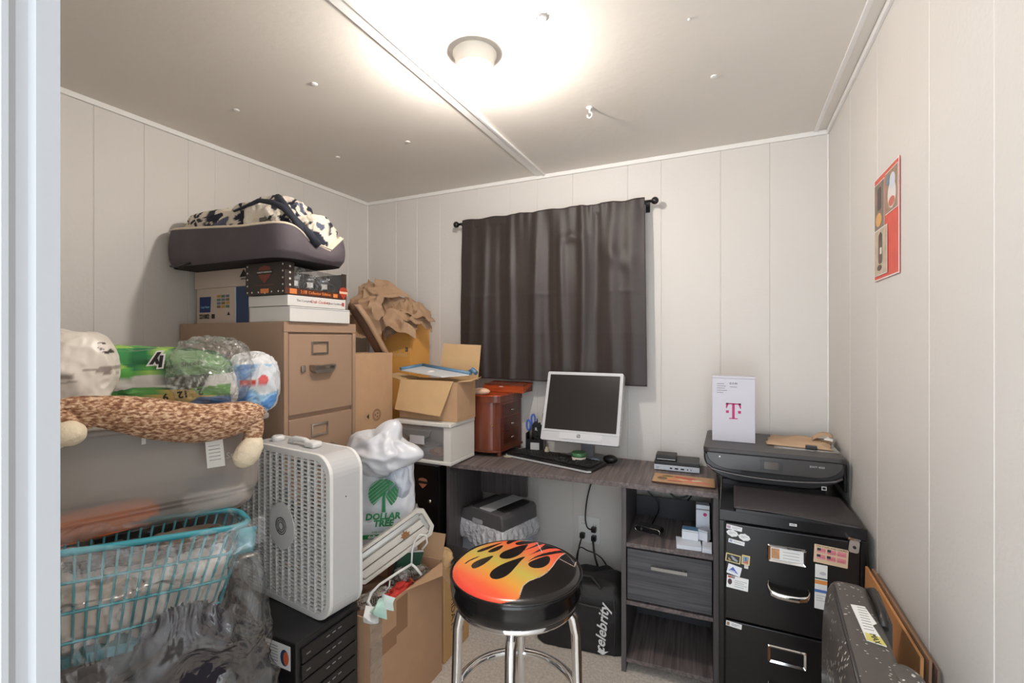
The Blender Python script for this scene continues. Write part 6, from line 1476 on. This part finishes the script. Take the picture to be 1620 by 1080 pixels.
def pack(u, v):
    a = 2 * math.pi * u; b = math.pi * (v - .5); p = .45
    f = lambda q_, e: math.copysign(abs(q_) ** e, q_)
    x, y, z = f(math.cos(a), p) * f(math.cos(b), p), f(math.sin(a), p) * f(math.cos(b), p), f(math.sin(b), .6)
    k = 1 + .05 * ridge((x * 1.5, y * 1.5, z * 1.5), 1.4, 93) + .02 * ridge((x, y, z), 5, 94)
    return (x * .185 * k + .02 * z * -1, y * .085 * k, max(0, .088 + z * .086 * k - .012 * x))
t.part('printed_wrap', MB().grid(pack, 260, 140, wu=True), M_pk, cfn=greencol)
text('ly', .042, FY(.018, -.1005, .140, 184), M_ink, t.o, bold=.0022, shear=.2)
text('ly', .042, FY(.018, -.0995, .140, 184), M_paper, t.o, bold=.0060, shear=.2)
text('More Sheets', .020, FY(.070, -.0985, .128, 8), mat('dark_olive', (50, 66, 46), .5), t.o, shear=.2)
text('=37', .026, FY(-.025, -.0985, .028, 190), M_ink, t.o, bold=.001); text('2   12   9', .026, FY(.075, -.0985, .046, 188), M_ink, t.o, bold=.001)
mb = MB(); c_ = (-1.405, 0.88, 1.223)
bagblob(mb, c_, (.105, .10, .100), 95, .14, 3, 110, 70, .8, R(48), flat=LZ + .004, fine=.05)
single('clear_wrap', 'shiny clear plastic wrap bulging over the right half of the green towel pack', 'plastic wrap', mb, film('clear_wrap_film', (236, 236, 236), .07, .10, .26, 1.0, 22), (c_[0], c_[1], LZ + .004))
def bluecol(A):
    C = np.zeros((len(A), 3)); C[:] = lin((220, 226, 232)); x, z = A[:, 0] * .7 + A[:, 1] * .7, A[:, 2]
    n = np.array([NZ(a, 14, 8) for a in A])
    C[n > .02] = lin((150, 190, 222)); C[n > .26] = lin((90, 140, 200))
    C[((x - .0) / .026) ** 2 + ((z - .100) / .008) ** 2 < 1] = lin((204, 70, 60)); C[((x - .04) / .014) ** 2 + ((z - .105) / .016) ** 2 < 1] = lin((206, 90, 90))
    C[z > .155] = lin((226, 228, 230))
    return C
c_ = (-1.399, 1.01, 1.176)
mb = MB(); bagblob(mb, c_, (.075, .075, .098), 97, .10, 3, 110, 80, .7, R(48), flat=None, fine=.03)
single('tissue_pack', 'blue white and red wrapped tissue pack at the right end beside the towel pack', 'tissue pack', mb, mat('tissue_pack_print', attr=True, rough=.22, bump=.3, bscale=20), (c_[0], c_[1], c_[2] - .09), cfn=bluecol)

# laundry basket and clothes in a big clear bag
M_teal = mat('teal_plastic', (52, 150, 164), .35)
BM = Matrix.Translation((-1.211, .578, .653)) @ Matrix.Rotation(TA, 4, 'Z') @ Matrix.Rotation(R(6), 4, 'Y')
t = Thing('laundry_basket', 'teal plastic lattice laundry basket filled with white clothes inside the clear bag', 'basket', (-1.211, .578, .653), rot=(0, R(6), TA))
# local: x -.225..+.21, front y = -.14 ; top wider
def bw_(s_, v, top=.235): # point on perimeter, v height fraction
    P = rrect(-.225 + .035 * (1 - v), .205 - .045 * (1 - v), -.075 + .016 * (1 - v), .075 - .016 * (1 - v), .05, 8)
    i = s_ * len(P); k = int(i) % len(P); f_ = i - int(i); a, b = P[k], P[(k + 1) % len(P)]
    return (a[0] * (1 - f_) + b[0] * f_, a[1] * (1 - f_) + b[1] * f_, top * v)
t.part('rim', MB().tube([bw_(i / 72, 1) for i in range(72)], .007, 10, closed=True), M_teal)
mb = MB()
P0 = rrect(0, 1, 0, 1, .1, 8)
for i in range(46):
    # bars spaced evenly along length
    per = rrect(-.225, .205, -.075, .075, .05, 8)
    pass
def perim(n_):
    per = rrect(-.225, .205, -.075, .075, .05, 8); L_ = [0]
    for i in range(len(per)): L_.append(L_[-1] + math.dist(per[i], per[(i + 1) % len(per)]))
    out = []
    for k in range(n_):
        d_ = L_[-1] * k / n_
        for i in range(len(per)):
            if L_[i] <= d_ <= L_[i + 1]: out.append((i + (d_ - L_[i]) / max(1e-9, L_[i + 1] - L_[i])) / len(per)); break
    return out
for s_ in perim(48): mb.tube([bw_(s_, v) for v in (0, .5, 1)], .0026, 6)
t.part('upright_bars', mb, M_teal)
for v in (.22, .48, .74): t.part('lattice_band', MB().tube([bw_(i / 72, v) for i in range(72)], .0034, 6, closed=True), M_teal)
t.part('base', MB().prism(rrect(-.19, .16, -.058, .058, .04), 0, .02, 'z'), M_teal)
t.part('rim_grip', MB().grid(lambda u, v: (.205 - .012 * v * 0 - .03 + .04 * u, -.073, .230 - .060 * v), 4, 4), M_teal, solid=.003)
def bwld(x, y, z): return tuple(BM @ Vector((x, y, z)))
def DP(s_, d, z): return (-1.15 + .927 * d - .375 * s_, .85 - .375 * d - .927 * s_, z)
def cloth(nm, lb, p, r, rgb, seed, amp=.22, rz=TA, sc=4):
    mb = MB(); bagblob(mb, p, r, seed, amp, sc, 90, 56, .7, rz, fine=.06); single(nm, lb, 'clothes', mb, mat('cl_%d_%d_%d' % rgb, rgb, .9, bump=.3, bscale=30), (p[0], p[1], p[2] - r[2]))
cloth('white_laundry', 'white towels packed in the right half of the teal basket', bwld(.065, -.005, .105), (.100, .054, .092), (226, 218, 210), 101)
cloth('cream_laundry', 'cream clothes in the left half of the teal basket', bwld(-.095, -.005, .100), (.090, .054, .085), (204, 192, 180), 102)
cloth('patterned_laundry', 'brown and dark socks at the top of the teal basket', bwld(.06, -.015, .200), (.09, .042, .020), (110, 96, 84), 103, .35)
cloth('dark_laundry', 'black cloth at the top left in the teal basket', bwld(-.06, -.025, .200), (.06, .030, .020), (44, 44, 48), 104, .3)
cloth('purple_laundry', 'dark purple clothes below the basket in the clear bag', DP(.19, .160, .610), (.080, .028, .115), (36, 32, 44), 105, .30, TA, 4)
cloth('black_laundry', 'black clothes at the bottom right of the clear bag', DP(.07, .09, .48), (.06, .06, .12), (34, 33, 38), 106, .30, TA, 4)
cloth('grey_laundry', 'dark grey clothes at the bottom left of the clear bag', DP(.38, .160, .57), (.09, .028, .10), (60, 55, 58), 107, .30, TA, 4)
cloth('folded_jacket', 'bluish grey jacket at the left beside the basket', DP(.46, .15, .74), (.05, .025, .07), (96, 104, 116), 108, .25, TA, 4)
cloth('beige_bundle', 'beige clothes bundle under the left end of the grey tote', DP(.42, -.05, .790), (.11, .07, .060), (176, 158, 140), 109, .25)
mb = MB(); bagblob(mb, (-1.53, .72, .43), (.27, .13, .42), 110, .06, 3, 60, 40, .35, TA, flat=0); single('clothes_heap', 'dark heap of bagged clothes holding up the grey tote', 'clothes', mb, mat('heap_dark', (70, 64, 62), .9, var=.3, vscale=9), (-1.53, .72, 0), kind='stuff')
mb = MB(); bagblob(mb, DP(.24, .03, .23), (.20, .11, .23), 111, .10, 4, 60, 40, .5, TA, flat=0); single('clothes_heap', 'dark clothes filling the bottom of the clear bag', 'clothes', mb, mat('heap_purple', (48, 45, 52), .9, var=.3, vscale=9), DP(.24, .03, 0), kind='stuff')
# the clear bag itself
def cbag(u, v):
    a = 2 * math.pi * u; p = .55
    cx_, cy_ = math.cos(a), math.sin(a)
    px, py = math.copysign(abs(cx_) ** p, cx_), math.copysign(abs(cy_) ** p, cy_)
    prof = [(0, .80), (.12, 1.05), (.35, 1.10), (.55, 1.02), (.75, .93), (.90, .88), (.97, .84), (1.0, .78)]
    k = next(i for i in range(7) if prof[i + 1][0] >= v - 1e-9); f_ = (v - prof[k][0]) / (prof[k + 1][0] - prof[k][0])
    w_ = prof[k][1] * (1 - f_) + prof[k + 1][1] * f_
    d = (px * 1.3, py * 1.3, v * 3.2)
    n_ = .040 * (ridge(d, 1.4, 121) - .5) + .018 * ridge(d, 4, 122) * (1.4 - v)
    x, y = px * (.245 * w_ + n_), py * (.168 * w_ + n_ * .8)
    z = .915 * v + (.020 * NZ((px * 3, py * 3, 0), 1.3, 5) - .012 if v > .9 else 0)
    z += (-.10 * x) * (v ** 3)
    if z > .80: y = min(y, .040)
    return (x, y, z)
t = Thing('clear_bag', 'big glossy clear plastic bag enclosing the teal basket and dark clothes', 'plastic bag', DP(.265, .050, 0), TA)
t.part('bag_film', MB().grid(cbag, 160, 110, wu=True), film('clear_bag_film', (226, 226, 228), .02, .16, .24, .8, 8))
rim_ = MB().grid(lambda u, v: ((-.22 + .44 * u), -.160 - .018 * v + .010 * NZ((u * 8, v * 2, 0), 1, 9), .925 - .055 * v + .018 * math.sin(u * 7) - .02 * u), 40, 8)
t.part('bag_mouth', rim_, film('clear_bag_film'))
